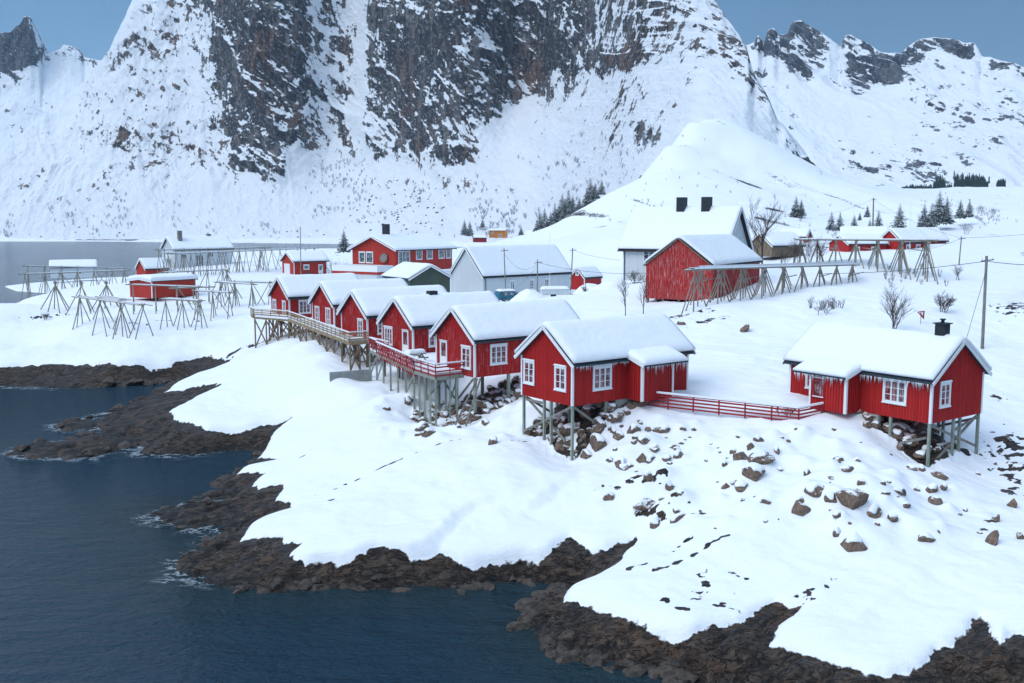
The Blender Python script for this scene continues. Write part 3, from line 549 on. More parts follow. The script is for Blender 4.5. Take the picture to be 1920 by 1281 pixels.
ROCKS = [([(-420, -400), (1640, -400), (1640, 600), (-420, 600)], 0.14),
    ([(-100, 380), (250, 120), (260, 0), (400, 0), (410, 150), (500, 330), (520, 330), (380, 400), (240, 440), (100, 420), (0, 400)], 0.38),
    ([(180, 240), (330, 230), (420, 300), (330, 340), (180, 330)], 0.52), ([(205, 90), (260, 60), (300, 90), (230, 120), (180, 150)], 0.62), ([(380, 270), (470, 300), (440, 335), (375, 330)], 0.58), ([(190, 340), (300, 330), (290, 385), (180, 415)], 0.52),
    ([(-60, 400), (700, 330), (760, 445), (-60, 445)], 0.05),
    ([(396, -30), (590, -30), (585, 90), (590, 170), (560, 230), (540, 300), (470, 330), (430, 270), (405, 200), (396, 100)], 0.70),
    ([(480, 270), (540, 300), (520, 335), (495, 330)], 0.66),
    ([(590, -30), (650, -30), (665, 180), (640, 260), (560, 300), (580, 160)], 0.46), ([(650, -30), (690, -30), (684, 240), (655, 255), (668, 100)], -0.4),
    ([(688, -40), (1180, -40), (1140, 90), (1080, 150), (960, 160), (950, 190), (870, 300), (835, 318), (795, 290), (720, 300), (686, 250), (688, 120)], 0.64),
    ([(1100, -60), (1340, -60), (1400, 90), (1300, 110), (1150, 140), (1060, 170), (960, 200), (960, 150), (1080, 140)], 0.50),
    ([(1190, 235), (1250, 240), (1240, 285), (1195, 270)], 0.7), ([(1340, 0), (1410, 130), (1470, 230), (1550, 345), (1520, 350), (1440, 270), (1390, 160), (1330, 60)], 0.66), ([(1470, 275), (1500, 285), (1560, 350), (1530, 345)], 1.0),
    ([(620, 340), (860, 325), (800, 430), (600, 440)], 0.22), ([(1130, 150), (1300, 110), (1440, 240), (1500, 320), (1200, 340), (1080, 260)], 0.10), ([(1190, 235), (1250, 240), (1240, 285), (1195, 270)], 0.7)]
STEEP = [([(-500, -400), (1700, -400), (1700, 700), (-500, 700)], 0.62), ([(180, 300), (700, 300), (700, -400), (100, -400)], 1.15), ([(396, -400), (690, -400), (690, 250), (540, 320), (440, 290)], 1.8), ([(396, -400), (590, -400), (585, 240), (540, 310), (470, 320), (410, 220)], 3.2), ([(688, -400), (1150, -400), (1140, 90), (1060, 150), (950, 190), (850, 310), (686, 270)], 3.0), ([(1100, -400), (1340, -400), (1340, 20), (1100, 120)], 1.7)]
BIGM = relief('mountain', np.arange(-420, 1642, 1.6), BIG_TOP, [(-420, 452), (640, 454), (850, 461), (1000, 464), (1060, 470), (1300, 470), (1640, 470)], [(-420, 1090), (0, 1070), (300, 1050), (640, 1010), (850, 850), (1000, 790), (1100, 660), (1200, 510), (1300, 432), (1400, 425), (1500, 450), (1640, 520)], ROCKS, STEEP, M['mountain'], 440, 22, 0.012, 11)
R_TOP = [(1280, 120), (1395, 86), (1415, 80), (1421, 68), (1432, 84), (1440, 58), (1452, 52), (1462, 64), (1478, 60), (1484, 46), (1500, 40), (1530, 50), (1550, 66), (1576, 86), (1582, 66), (1596, 62), (1622, 76), (1650, 94), (1690, 98), (1700, 88), (1730, 72), (1760, 68), (1800, 70), (1830, 84), (1842, 106), (1870, 114), (1900, 112), (1940, 126), (2100, 90), (2300, 130)]
RR = [([(1200, -100), (2400, -100), (2400, 600), (1200, 600)], 0.27), ([(1412, 30), (1540, 30), (1535, 90), (1545, 125), (1510, 145), (1460, 120), (1400, 84)], 0.80), ([(1576, 50), (1650, 80), (1700, 85), (1690, 150), (1640, 155), (1600, 170), (1578, 140)], 0.82), ([(1690, 90), (1760, 60), (1840, 75), (1836, 108), (1760, 90), (1700, 118)], 0.82),
    ([(1850, 105), (2000, 100), (2000, 290), (1900, 250), (1870, 180)], 0.58), ([(1700, 180), (1820, 130), (1900, 260), (1870, 310), (1780, 250)], 0.46), ([(1540, 260), (1720, 260), (1800, 330), (1700, 345), (1560, 320)], 0.38), ([(1420, 100), (1560, 200), (1640, 175), (1700, 160), (1640, 240), (1520, 230)], 0.02), ([(1700, 310), (1780, 300), (1770, 330), (1720, 330)], 0.6)]
relief('mountain', np.arange(1260, 2320, 1.7), R_TOP, [(1260, 400), (1560, 378), (1700, 372), (2320, 372)], [(1260, 1500), (1600, 1450), (1900, 1300), (2320, 1250)], RR, [([(1200, -100), (2400, -100), (2400, 600), (1200, 600)], 0.62), ([(1400, 30), (1700, 50), (1690, 150), (1460, 140)], 1.0), ([(1690, 60), (1840, 60), (1840, 110), (1690, 130)], 0.9)], M['far_mountain'], 240, 40, 0.008, 31)
L_TOP = [(-420, 190), (-200, 120), (-60, 130), (-10, 62), (20, 56), (38, 40), (46, 29), (58, 32), (66, 55), (76, 78), (80, 104), (92, 102), (112, 96), (120, 86), (134, 88), (150, 94), (158, 104), (200, 112), (260, 160), (360, 210)]
relief('mountain', np.arange(-420, 362, 1.7), L_TOP, [(-420, 440), (362, 440)], [(-420, 2100), (362, 2100)], [([(-500, -100), (400, -100), (400, 600), (-500, 600)], 0.32), ([(-60, 20), (60, 20), (84, 110), (60, 140), (30, 150), (0, 130), (-60, 110)], 1.0), ([(110, 80), (160, 84), (155, 110), (115, 110)], 0.75), ([(40, 140), (110, 105), (180, 120), (150, 180), (90, 180)], -0.02)],
    [([(-500, -100), (400, -100), (400, 600), (-500, 600)], 0.8), ([(-60, 20), (84, 20), (84, 115), (40, 145), (-60, 120)], 3.4)], M['far_mountain'], 200, 36, 0.008, 47)
# ------------------------------------------------------------------ buildings
def snow_sheet(fn, us, vs_, T, parent, edge=0.45, seed=0, name='roof_snow', lip=0.45, amp=0.06):
    """a blanket of snow on a sloping roof: fn(u, v) -> point on the roof; rounded edges, closed underneath"""
    U, V = np.meshgrid(us, vs_, indexing='ij'); P = fn(U, V)
    d = np.minimum(np.minimum(U - us[0], us[-1] - U), np.minimum(V - vs_[0], vs_[-1] - V))
    f = np.clip(d / edge, 0, 1); h = T * (lip + (1 - lip) * np.sqrt(1 - (1 - f) ** 2)) + fbm(U * 0.5 + seed, V * 0.6, 3, seed) * amp * 2 + fbm(U * 2.2 + seed, V * 2.2, 2, seed + 3) * amp * .5
    n, m = U.shape; top = np.stack([P[0], P[1], P[2] + h], -1).reshape(-1, 3); bot = np.stack([P[0], P[1], P[2] + 0.012], -1).reshape(-1, 3)
    idx = np.arange(n * m).reshape(n, m); N = n * m
    fs = []
    for i in range(n - 1):
        for j in range(m - 1):
            a, b, c, d_ = idx[i, j], idx[i + 1, j], idx[i + 1, j + 1], idx[i, j + 1]
            fs.append((a, b, c, d_)); fs.append((d_ + N, c + N, b + N, a + N))
    rim = list(idx[:, 0]) + list(idx[-1, 1:]) + list(idx[-2::-1, -1]) + list(idx[0, -2:0:-1])
    for a, b in zip(rim, rim[1:] + rim[:1]): fs.append((b, a, a + N, b + N))
    b = MB(); b.add(np.concatenate([top, bot]), fs)
    return b.build(name, M['snow'], parent, True)
def window(parent, side, pos, zb, w, h, cols, rows, Lg, W, m, door=False, frame='white', casing=0.13, name=None):
    """a framed window lying on a wall plane, pane behind its bars; door=True makes a door with a glazed upper part"""
    def P(a, z, o):           # along the wall, height, outward
        if side == 'g': return (-o, a * m, z)
        if side == 'G': return (Lg + o, a * m, z)
        if side == 'f': return (a, -o * m, z)
        return (a, (W + o) * m, z)
    a0, a1, z0, z1 = pos - w / 2, pos + w / 2, zb, zb + h
    fr = MB()
    def bx(A0, A1, Z0, Z1, o0, o1): fr.box(P(A0, Z0, o0), P(A1, Z1, o1))
    c = casing
    bx(a0 - c, a0, z0 - c, z1 + c, 0.002, 0.07); bx(a1, a1 + c, z0 - c, z1 + c, 0.002, 0.07)
    bx(a0, a1, z1, z1 + c, 0.002, 0.068); bx(a0, a1, z0 - c, z0, 0.002, 0.068)
    bx(a0 - c - 0.05, a1 + c + 0.05, z1 + c, z1 + c + 0.05, 0.002, 0.12)
    bx(a0 - c - 0.04, a1 + c + 0.04, z0 - c - 0.05, z0 - c, 0.002, 0.11)
    gz0 = z0 + h * (0.36 if door else 0)
    if door: bx(a0, a1, z0, gz0, 0.002, 0.05)
    for k in range(1, cols):
        q = a0 + w * k / cols; bx(q - 0.055, q + 0.055, gz0, z1, 0.016, 0.062)
    for k in range(1, rows):
        q = gz0 + (z1 - gz0) * k / rows; bx(a0, a1, q - 0.018, q + 0.018, 0.016, 0.056)
    bx(a0, a0 + 0.05, gz0, z1, 0.016, 0.060); bx(a1 - 0.05, a1, gz0, z1, 0.016, 0.060); bx(a0 + .05, a1 - .05, z1 - 0.05, z1, 0.016, 0.058); bx(a0 + .05, a1 - .05, gz0, gz0 + 0.05, 0.016, 0.058)
    o = fr.build(name or ('door' if door else 'window'), M[frame], parent)
    g = MB(); g.box(P(a0, gz0, 0.006), P(a1, z1, 0.014)); g.build('pane', M['glass'], o)
    if not door and zb > 0.4:
        sn = MB(); sn.box(P(a0 - c, z0 - c, 0.07), P(a1 + c, z0 - c + 0.06, 0.13)); sn.box(P(a0 - c, z1 + c + 0.05, 0.01), P(a1 + c, z1 + c + 0.12, 0.11)); sn.build('snow_ledge', M['snow'], o)
    return o
def icicle_row(parent, p, q, n, lmax, seed):
    rnd = random.Random(seed); b = MB(); p = Vector(p); q = Vector(q)
    for k in range(n):
        c = p.lerp(q, rnd.random()); l = lmax * (0.15 + 0.85 * rnd.random() ** 2); b.tube(c, c - Vector((0, 0, l)), 0.022, 0.002, 4)
    return tag(b.build('icicle_fringe', M['ice'], parent, True), kind='stuff')
def house(name, label, cat, K, z0, ang, Lg, W, wall_h, rise, wall='red', m=1, oe=0.4, og=0.3, snow=0.38, wins=(), battens=0, corner='white', barge='white', group=None, roofmat='slate', seed=1, barge_h=0.24, skirt=0.0):
    root = empty(name, (K[0], K[1], z0), label, cat, group, ang)
    c = W / 2; sl = rise / c
    b = MB(); zz = [(0, -skirt), (W, -skirt), (W, wall_h), (c, wall_h + rise), (0, wall_h)]
    b.add([(0, y * m, z) for y, z in zz] + [(Lg, y * m, z) for y, z in zz], [(0, 1, 2, 3, 4), (9, 8, 7, 6, 5)] + [(i, (i + 1) % 5, 5 + (i + 1) % 5, 5 + i) for i in range(5)])
    if battens:
        k = 0.12
        while k < W - 0.1:
            zt = wall_h + rise - abs(k - c) * sl - 0.02
            b.box((-0.032, (k - 0.03) * m, 0), (-0.001, (k + 0.03) * m, zt)); k += battens
        k = 0.12
        while k < Lg - 0.1:
            b.box((k - 0.03, 0.001, 0) if m < 0 else (k - 0.03, -0.032, 0), (k + 0.03, 0.032, wall_h - .02) if m < 0 else (k + 0.03, -0.001, wall_h - .02)); k += battens
    b.build('wall', M[wall], root)
    # roof slab (a chevron pushed along the ridge)
    th = 0.10; zr = lambda y: wall_h + rise + 0.05 - abs(y - c) * sl
    pr = [(-oe, zr(-oe)), (c, zr(c)), (W + oe, zr(W + oe)), (W + oe, zr(W + oe) + th), (c, zr(c) + th), (-oe, zr(-oe) + th)]
    rb = MB(); rb.add([(-og, y * m, z) for y, z in pr] + [(Lg + og, y * m, z) for y, z in pr], [(0, 1, 4, 5), (1, 2, 3, 4), (6, 11, 10, 7), (7, 10, 9, 8)] + [(i, (i + 1) % 6, 6 + (i + 1) % 6, 6 + i) for i in range(6)])
    roof = rb.build('roof', M[roofmat], root)
    if barge:
        for xx in (-og - 0.035, Lg + og + 0.035):
            g = MB()
            for sg in (-1, 1):
                ye = c + sg * (c + oe + 0.05); g.beam((xx, ye * m, zr(ye) + th / 2 - 0.02), (xx, c * m, zr(c) + th / 2 - 0.02), 0.06, barge_h)
            g.build('barge_board', M[barge], root)
    if corner:
        for xx, y_ in ((0, 0), (0, W), (Lg, 0), (Lg, W)):
            g = MB(); ox = -0.045 if xx == 0 else 0.045; oy = (-0.045 if y_ == 0 else 0.045)
            g.box((xx + ox, (y_ + oy) * m, 0), (xx - ox * 2.6, (y_ - oy * 2.6) * m, wall_h - 0.05)); g.build('corner_board', M[corner], root)
    if snow:
        fn = lambda U, V: (U, V * m, np.where(True, wall_h + rise + 0.05 + th - np.sqrt((V - c) ** 2 + 0.12) * sl + 0.34 * sl, 0))
        us = np.linspace(-og - 0.02, Lg + og + 0.02, max(14, int(Lg * 2.6))); vv = np.linspace(-oe - 0.06, W + oe + 0.06, max(17, int(W * 4)))
        snow_sheet(fn, us, vv, snow * .8, roof, 0.34, seed, lip=.6)
    for wd_ in wins:
        a = dict(door=False, frame='white', casing=0.13); side, pos, zb, w, h, cols, rows = wd_[:7]
        if len(wd_) > 7: a.update(wd_[7])
        window(root, side, pos, zb, w, h, cols, rows, Lg, W, m, **a)
    return root
def world_pt(root, p):
    a = root.rotation_euler.z; ca, sa = math.cos(a), math.sin(a)
    return (root.location.x + p[0] * ca - p[1] * sa, root.location.y + p[0] * sa + p[1] * ca, root.location.z + p[2])
def pile_at(root, x, y, top=0.0, w=0.17, mat='pile', name='pile'):
    X, Y, Z = world_pt(root, (x, y, 0)); g = H(X, Y) - root.location.z - 0.4
    if g > top - 0.15: return None
    b = MB(); b.box((x - w / 2, y - w / 2, g), (x + w / 2, y + w / 2, top)); b.build(name, M[mat], root); return g
def brace(root, p, q, mat='grey_wood', w=0.09, h=0.17, name='brace'):
    b = MB(); b.beam(p, q, w, h); return b.build(name, M[mat], root)
ANG = math.atan2(0.6, 0.8); GROUP_C = 'red fishing cabins on piles'
def porch(root, m, s0, s1, q, wall_h, slope_from, wall='red', roof_end=9.6):
    """a lean-to porch on the long wall under a continuation of the roof"""
    b = MB(); zt0, zt1 = wall_h + 0.12, wall_h - 0.42
    b.add([(x_, y_ * m, z_) for x_ in (s0, s1) for y_, z_ in ((0.0, 0), (-q, 0), (-q, zt1), (0.0, zt0))], [(0, 1, 2, 3), (7, 6, 5, 4), (0, 4, 5, 1), (1, 5, 6, 2), (2, 6, 7, 3), (3, 7, 4, 0)])
    k = 0.14
    while k < q: b.box((s0 - 0.032, -(k - .03) * m, 0), (s0 - .001, -(k + .03) * m, wall_h + .08 - (k / q) * .54)); k += 0.23
    k = s0 + 0.15
    while k < s1: b.box((k - .03, -(q + .001) * m, 0), (k + .03, -(q + .032) * m, zt1 - .02)); k += 0.23
    pw = b.build('porch_wall', M[wall], root)
    e_ = q + 0.35; sl = 0.54 / q; zr = lambda y: wall_h + 0.22 - y * sl
    r = MB(); x0, x1 = s0 - 0.22, roof_end
    r.add([(x_, -y_ * m, z_) for x_ in (x0, x1) for y_, z_ in ((0.35, zr(0.35)), (e_, zr(e_)), (e_, zr(e_) + .15), (0.35, zr(0.35) + .15))], [(0, 1, 2, 3), (7, 6, 5, 4), (0, 4, 5, 1), (1, 5, 6, 2), (2, 6, 7, 3), (3, 7, 4, 0)])
    ro = r.build('porch_roof', M['slate'], root)
    snow_sheet(lambda U, V: (U, -V * m, zr(V) + .15), np.linspace(x0 - .02, x1 + .02, 16), np.linspace(-1.5, e_ + .05, 16), 0.38, ro, 0.5, 5)
    g = MB(); g.beam((x0 - .03, -.3 * m, zr(.3) + .06), (x0 - .03, -(e_ + .03) * m, zr(e_) + .06), 0.06, 0.22); g.build('barge_board', M['white'], root)
    for x_, y_ in ((s0, q), (s1, q)):
        g = MB(); g.box((x_ - .06 if x_ == s0 else x_ - .1, -(y_ + .06) * m, 0), (x_ + .12 if x_ == s0 else x_ + .06, -(y_ - .12) * m, zt1 - .03)); g.build('corner_board', M['white'], root)
    icicle_row(root, (s0, -(e_ + .02) * m, zr(e_) + .02), (x1 - .1, -(e_ + .02) * m, zr(e_) + .02), 70, 0.75, 4)
    return pw
# nearest cabin
K6 = atz(1073, 762, 8.0)
c6 = house('cabin', 'red board cabin on pale green piles with icicles along its eave, nearest to the sea', 'cabin', K6, 8.0, ANG, 11.7, 5.9, 3.1, 2.2, 'red', 1, battens=0.23, seed=3, group=GROUP_C, snow=0.42, oe=0.42,
    wins=[('g', 1.3, 1.08, 1.05, 1.5, 2, 3), ('g', 4.95, 1.08, 1.05, 1.5, 2, 3), ('f', 2.8, 1.05, 1.55, 1.45, 3, 3)])
porch(c6, 1, 5.22, 8.35, 1.66, 3.0, 0)
icicle_row(c6, (0, -.44, 2.85), (5, -.44, 2.85), 90, 0.4, 8)
for x_, y_ in ((.12, .12), (.12, 2.5), (.12, 3.3), (.12, 5.75), (3.3, .12), (3.3, 5.7), (6.6, .2), (7, 5.7), (2.2, 2.9)): pile_at(c6, x_, y_)
brace(c6, (.1, 5.7, -2.75), (.1, .2, -.1)); brace(c6, (.22, 5.6, -.15), (.22, 1.0, -2.7)); brace(c6, (.3, .12, -.15), (3.2, .12, -2.1)); brace(c6, (.35, 5.7, -.2), (3.2, 5.7, -1.9)); brace(c6, (.1, 3.4, -.28), (.1, 5.6, -.28))
# right-hand cabin, mirrored
K7 = atz(1744.5, 795, 7.7); ANG7 = math.atan2(0.81, -0.59)
c7 = house('cabin', 'lone red cabin on the right with a black flue on its ridge', 'cabin', K7, 7.7, ANG7, 11.5, 6.3, 2.95, 2.25, 'red', -1, battens=0.23, seed=6, group=GROUP_C, snow=0.42, oe=0.42,
    wins=[('g', 1.55, 1.1, 1.0, 1.4, 2, 3), ('f', 2.7, 1.1, 1.55, 1.4, 3, 3), ('f', 9.5, 1.2, .8, 1.3, 2, 3)])
porch(c7, -1, 5.36, 8.35, 1.7, 2.9, 0)
window(c7, 'f', 7.6, 0.95, .8, 1.2, 1, 1, 11.5, 6.3 , -1, frame='rail', casing=.05).location = (0, 1.7, 0)
icicle_row(c7, (0, .44, 2.7), (5.2, .44, 2.7), 110, 0.6, 18)
b = MB(); b.box((1.0, -3.5, 5.0), (1.7, -2.8, 6.35)); b.box((0.88, -3.62, 6.35), (1.82, -2.68, 6.42)); b.tube((1.35, -3.15, 6.42), (1.35, -3.15, 6.62), .12, .12, 8); b.tube((1.35, -3.15, 6.62), (1.35, -3.15, 6.7), .2, .2, 8); b.build('chimney', M['dark'], c7)
for x_, y_ in ((.12, -.12), (.12, -3.0), (.12, -3.8), (.12, -6.15), (3.0, -.12), (3.0, -6.1), (1.6, -4.3), (6, -6.1)): pile_at(c7, x_, y_)
brace(c7, (.1, -.2, -.15), (.1, -6.0, -2.3)); brace(c7, (.22, -6.1, -.2), (.22, -1.0, -2.8)); brace(c7, (.3, -.12, -1.0), (3.0, -.12, -2.0)); brace(c7, (.1, -6.1, -.3), (3.0, -6.1, -1.4)); brace(c7, (.1, -2.8, -.9), (.1, -6.1, -.15))
b = MB(); b.box((3.9, .0, -.9), (6.6, -.3, -.012)); b.build('foundation', M['concrete'], c7)
b = MB(); b.box((4.2, .02, -.9), (6.2, .3, -.012)); b.build('foundation', M['concrete'], c6)
# the row of five cabins
def eaveK(px, py, z): return atz(px, py, z)
ROW = [
 ('red cabin with a white glazed door facing the red slatted terrace fence', (889.7, 638), 11.2, 3.15, 'red_frost', 11.7, [('g', 4.67, .55, .85, 2.0, 1, 1, dict(door=True)), ('g', 1.2, .75, 1.15, 1.6, 2, 3), ('f', 2.45, 1.05, 1.5, 1.4, 3, 3)]),
 ('red cabin with a low black flue, behind the snowed picnic table', (774, 612), 11.07, 3.0, 'red_frost', 11.0, [('g', 1.35, .3, .9, 2.1, 1, 1, dict(door=True)), ('g', 4.6, .9, 1.4, 1.5, 3, 3), ('f', 2.4, 1.0, 1.1, 1.4, 2, 3)]),
 ('red cabin with one narrow white door at the near end of the tan deck', (688.5, 593), 11.0, 2.9, 'red_frost', 11.0, [('g', 1.5, .5, .95, 1.8, 2, 3), ('f', 1.9, 1.0, 1.2, 1.4, 2, 3)]),
 ('red cabin with two tall white gable windows, halfway along the tan deck', (626, 572), 11.0, 2.9, 'red_frost', 11.0, [('g', 1.55, .4, 1.0, 1.9, 2, 3), ('g', 4.5, .4, 1.0, 1.9, 2, 3), ('f', 2.0, 1.0, 1.2, 1.4, 2, 3)]),
 ('red cabin at the far end of the row with a square side window', (542, 557.5), 11.0, 2.9, 'red', 11.0, [('g', 1.6, .4, .9, 1.8, 2, 3), ('g', 4.7, .4, .9, 1.8, 2, 3), ('f', 2.2, .75, 1.5, 1.5, 3, 3)])]
row = []
for i, (lab, (px, py), zt, wh, wm, Lg, wins) in enumerate(ROW):
    K = eaveK(px, py, zt)
    row.append(house('cabin', lab, 'cabin', K, zt - wh, ANG, Lg, 5.9, wh, 2.3, wm, 1, battens=0.23 if i < 2 else 0.3, seed=20 + i, group=GROUP_C, snow=0.4, wins=wins, og=0.35, barge_h=0.26))
c5, c4, c3, c2, c1 = row
b = MB(); b.box((3.6, 2.6, 4.6), (4.5, 3.3, 6.05)); b.build('chimney', M['dark'], c4)
for x_, y_ in ((.12, .12), (.12, 2.9), (.12, 5.75), (3.6, .12), (6.5, .12), (9, .12), (3.6, 4), (6.5, 4)): pile_at(c5, x_, y_, w=.22)
brace(c5, (.2, -.1, -.1), (-3.2, -1.6, -3.6)); brace(c5, (.5, -.1, -.1), (-2.2, -1.9, -3.5)); brace(c5, (.1, .4, -.2), (.1, 2.8, -2.3)); brace(c5, (.1, 5.6, -.3), (.1, 3.2, -2.2))
for cc in (c4, c3, c2, c1):
    for x_, y_ in ((.12, .12), (.12, 2.9), (.12, 5.75), (4, .12), (4, 5.75)): pile_at(cc, x_, y_, w=.2, mat='tan_dark')
# ------------------------------------------------------------------ decks and rails
def railing(root, pts_, h, mat, rails=3, post=1.6, snow=0.1, slant=False, cap=.12, postw=.08, tops=True):
    """railing along a polyline (local points): each post a part, each run of rails a part, snow lying on the cap"""
    for p, q in zip(pts_[:-1], pts_[1:]):
        p = Vector(p); q = Vector(q); L = (q - p).length; n = max(1, round(L / post)); up = Vector((0, 0, h))
        for k in range(n + 1):
            if k == n and q != Vector(pts_[-1]): break
            c = p.lerp(q, k / n); b = MB(); b.box((c.x - postw / 2, c.y - postw / 2, c.z - .1), (c.x + postw / 2, c.y + postw / 2, c.z + h)); b.build('post', M[mat], root)
        b = MB()
        for k in range(rails): b.beam(p + up * ((k + .35) / rails), q + up * ((k + .35) / rails), .04, .12)
        b.beam(p + up * 1.0, q + up * 1.0, cap, .05); o = b.build('rail', M[mat], root)
        if slant:
            d = (q - p).normalized(); k = 0.3
            while k < L - .6:
                s_ = MB(); a = p + d * k - Vector((0, 0, .5)); s_.beam(a - d * .5, a + d * .95 + up + Vector((0, 0, .45)), .09, .045); s_.build('slat', M[mat], root); k += .62
        if snow:
            s_ = MB(); s_.beam(p + up + Vector((0, 0, .03 + snow / 2)), q + up + Vector((0, 0, .03 + snow / 2)), cap * 1.05, snow); s_.build('snow_strip', M['snow'], o)
def loc_in(root, X, Y):
    a = -root.rotation_euler.z; dx, dy = X - root.location.x, Y - root.location.y
    return (dx * math.cos(a) - dy * math.sin(a), dx * math.sin(a) + dy * math.cos(a))
def deck(name, label, poly, z, mat, front, pile_pts, pmat, rails, raildict, snowt=0.25):
    c = poly[0]; root = empty(name, (c[0], c[1], z), label, 'deck')
    L = [(p[0] - c[0], p[1] - c[1]) for p in poly]
    b = MB(); b.prism(L, -.28, 0); fl = b.build('floor', M[mat], root)
    if snowt:
        b = MB(); cx_ = sum(p[0] for p in L) / len(L); cy_ = sum(p[1] for p in L) / len(L)
        b.prism([(p[0] + (cx_ - p[0]) * .03, p[1] + (cy_ - p[1]) * .03) for p in L], .004, snowt); b.build('snow_cover', M['snow'], fl)
    prev = None
    for x_, y_ in pile_pts:
        lx, ly = x_ - c[0], y_ - c[1]; g = pile_at(root, lx, ly, -.28, .16, pmat)
        if g is not None and prev is not None and abs(lx - prev[0]) + abs(ly - prev[1]) < 7:
            if random.random() < (.8 if pmat != 'pile' else .3): brace(root, (prev[0], prev[1], -.4), (lx, ly, max(g + .5, -5)), pmat)
            if random.random() < (.6 if pmat != 'pile' else .1): brace(root, (lx, ly, -.4), (prev[0], prev[1], max(prev[2] + .5, -5)), pmat)
        prev = (lx, ly, g) if g is not None else None
    for rl in rails: railing(root, [(p[0] - c[0], p[1] - c[1], 0) for p in rl], **raildict)
    return root
def on(c, s_, t): q = world_pt(c, (s_, t, 0)); return (q[0], q[1])
TP = [tuple(atz(476, 594, 8.35)[:2]), tuple(atz(540, 599, 8.35)[:2]), tuple(atz(655, 643, 8.35)[:2]), on(c3, -.1, -.3)]
def lerp2(a, b, t): return (a[0] + (b[0] - a[0]) * t, a[1] + (b[1] - a[1]) * t)
tan_poly = TP + [on(c3, -.06, 5.9), on(c2, -.06, -.5), on(c2, -.06, 5.9), on(c1, -.06, -.5), on(c1, -.06, 5.9), on(c1, -2.8, 6.3)]
pp = []
for a, b_, n in ((TP[0], TP[1], 3), (TP[1], TP[2], 9), (TP[2], TP[3], 2)):
    pp += [lerp2(a, b_, (k + .08) / n) for k in range(n)]
off = lambda p: (p[0] + 1.5, p[1] + 1.6)
pp2 = [off(p) for p in pp]; 
tan_deck = deck('wooden_deck', 'long tan timber deck on tall crossed piles in front of the three far cabins', tan_poly, 8.35, 'tan', None, pp + pp2[::-1] + [(p[0] + .8, p[1] + 3.2) for p in pp[1::2]], 'tan_dark', [[TP[0], TP[1]], [TP[1], TP[2], TP[3]], [TP[0], on(c1, -2.8, 6.3)]], dict(h=1.05, mat='tan', rails=4, post=1.7, snow=.09))
A_, B_, C_ = on(c5, -2.9, 1.5), on(c5, -.06, 1.5), on(c5, -.06, 6.1)
D_ = on(c5, -2.3, 5.9); E_ = tuple(atz(706, 662, 8.15)[:2]); F_ = tuple(atz(693, 656, 8.15)[:2]); G_ = on(c4, -.5, 6.6)
red_poly = [A_, B_, C_, on(c4, 3.5, -.5), on(c4, -.06, -.06), on(c4, -.06, 6.3), G_, F_, E_, D_]
pr_ = [A_, lerp2(A_, B_, .5), lerp2(A_, D_, .25), lerp2(A_, D_, .5), lerp2(A_, D_, .75), D_, lerp2(D_, E_, .2), lerp2(D_, E_, .4), lerp2(D_, E_, .6), lerp2(D_, E_, .8), E_, F_]
red_deck = deck('wooden_deck', 'snow covered terrace with red rails on pale piles between two red cabins', red_poly, 8.15, 'pile', None, pr_ + [(p[0] + 1.7, p[1] + 1.3) for p in pr_[::3]], 'pile', [[B_, A_, D_]], dict(h=1.05, mat='rail', rails=3, post=1.4, snow=.1), .3)
railing(red_deck, [(p[0] - A_[0], p[1] - A_[1], 0) for p in (D_, E_)], 1.05, 'rail', 3, 2.2, .12, True)
railing(red_deck, [(p[0] - A_[0], p[1] - A_[1], 0.2) for p in (E_, F_, on(c4, -1.2, 2.6))], 1.0, 'rail', 3, 1.6, .12)
tb = on(c5, -.5, 8.6); t_ = empty('picnic_table', (tb[0], tb[1], 8.45), 'wooden picnic table under thick snow on the red railed terrace', 'table', None, ANG)
b = MB(); b.box((-.9, -.4, .7), (.9, .4, .76)); b.build('table_top', M['grey_wood'], t_)
for s_ in (-1, 1):
    b = MB(); b.box((-.9, s_ * .75 - .14, .42), (.9, s_ * .75 + .14, .47)); b.build('seat', M['grey_wood'], t_)
    b = MB(); b.beam((s_ * .7, -.8, 0), (s_ * .7, .1, .7), .08, .08); b.beam((s_ * .62, .8, 0), (s_ * .62, -.1, .7), .08, .08); b.beam((s_ * .78, -.8, .38), (s_ * .78, .8, .38), .06, .09); b.build('leg', M['grey_wood'], t_)
snow_sheet(lambda U, V: (U, V, .765 + 0 * U), np.linspace(-.95, .95, 12), np.linspace(-.44, .44, 9), .4, t_, .3, 3, 'snow_cover', .15)
# snow shovelled against the wall of the second cabin
# low red fence between the two nearest cabins
f0, f1, f2 = atz(1206, 760, 7.5), atz(1497, 793, 6.95), atz(1582, 776, 7.3)
fr = empty('rail_fence', f0, 'long low red rail fence with snow on top between the two nearest cabins', 'fence')
railing(fr, [tuple(f0 - f0), tuple(f1 - f0), tuple(f2 - f0)], 1.0, 'rail', 4, 1.75, .13, cap=.14, postw=.1)
# concrete wall in the snow
w0, w1 = atz(619, 727, 5.0), atz(697, 716, 5.3)
cw = MB(); d = (w1 - w0); cw.beam((0, 0, .3), (d[0], d[1], .35), .25, 2.4); cwo = cw.build('concrete_wall', M['concrete']); cwo.location = w0; tag(cwo, 'grey concrete retaining wall sunk in the snow below the tan deck', 'wall')

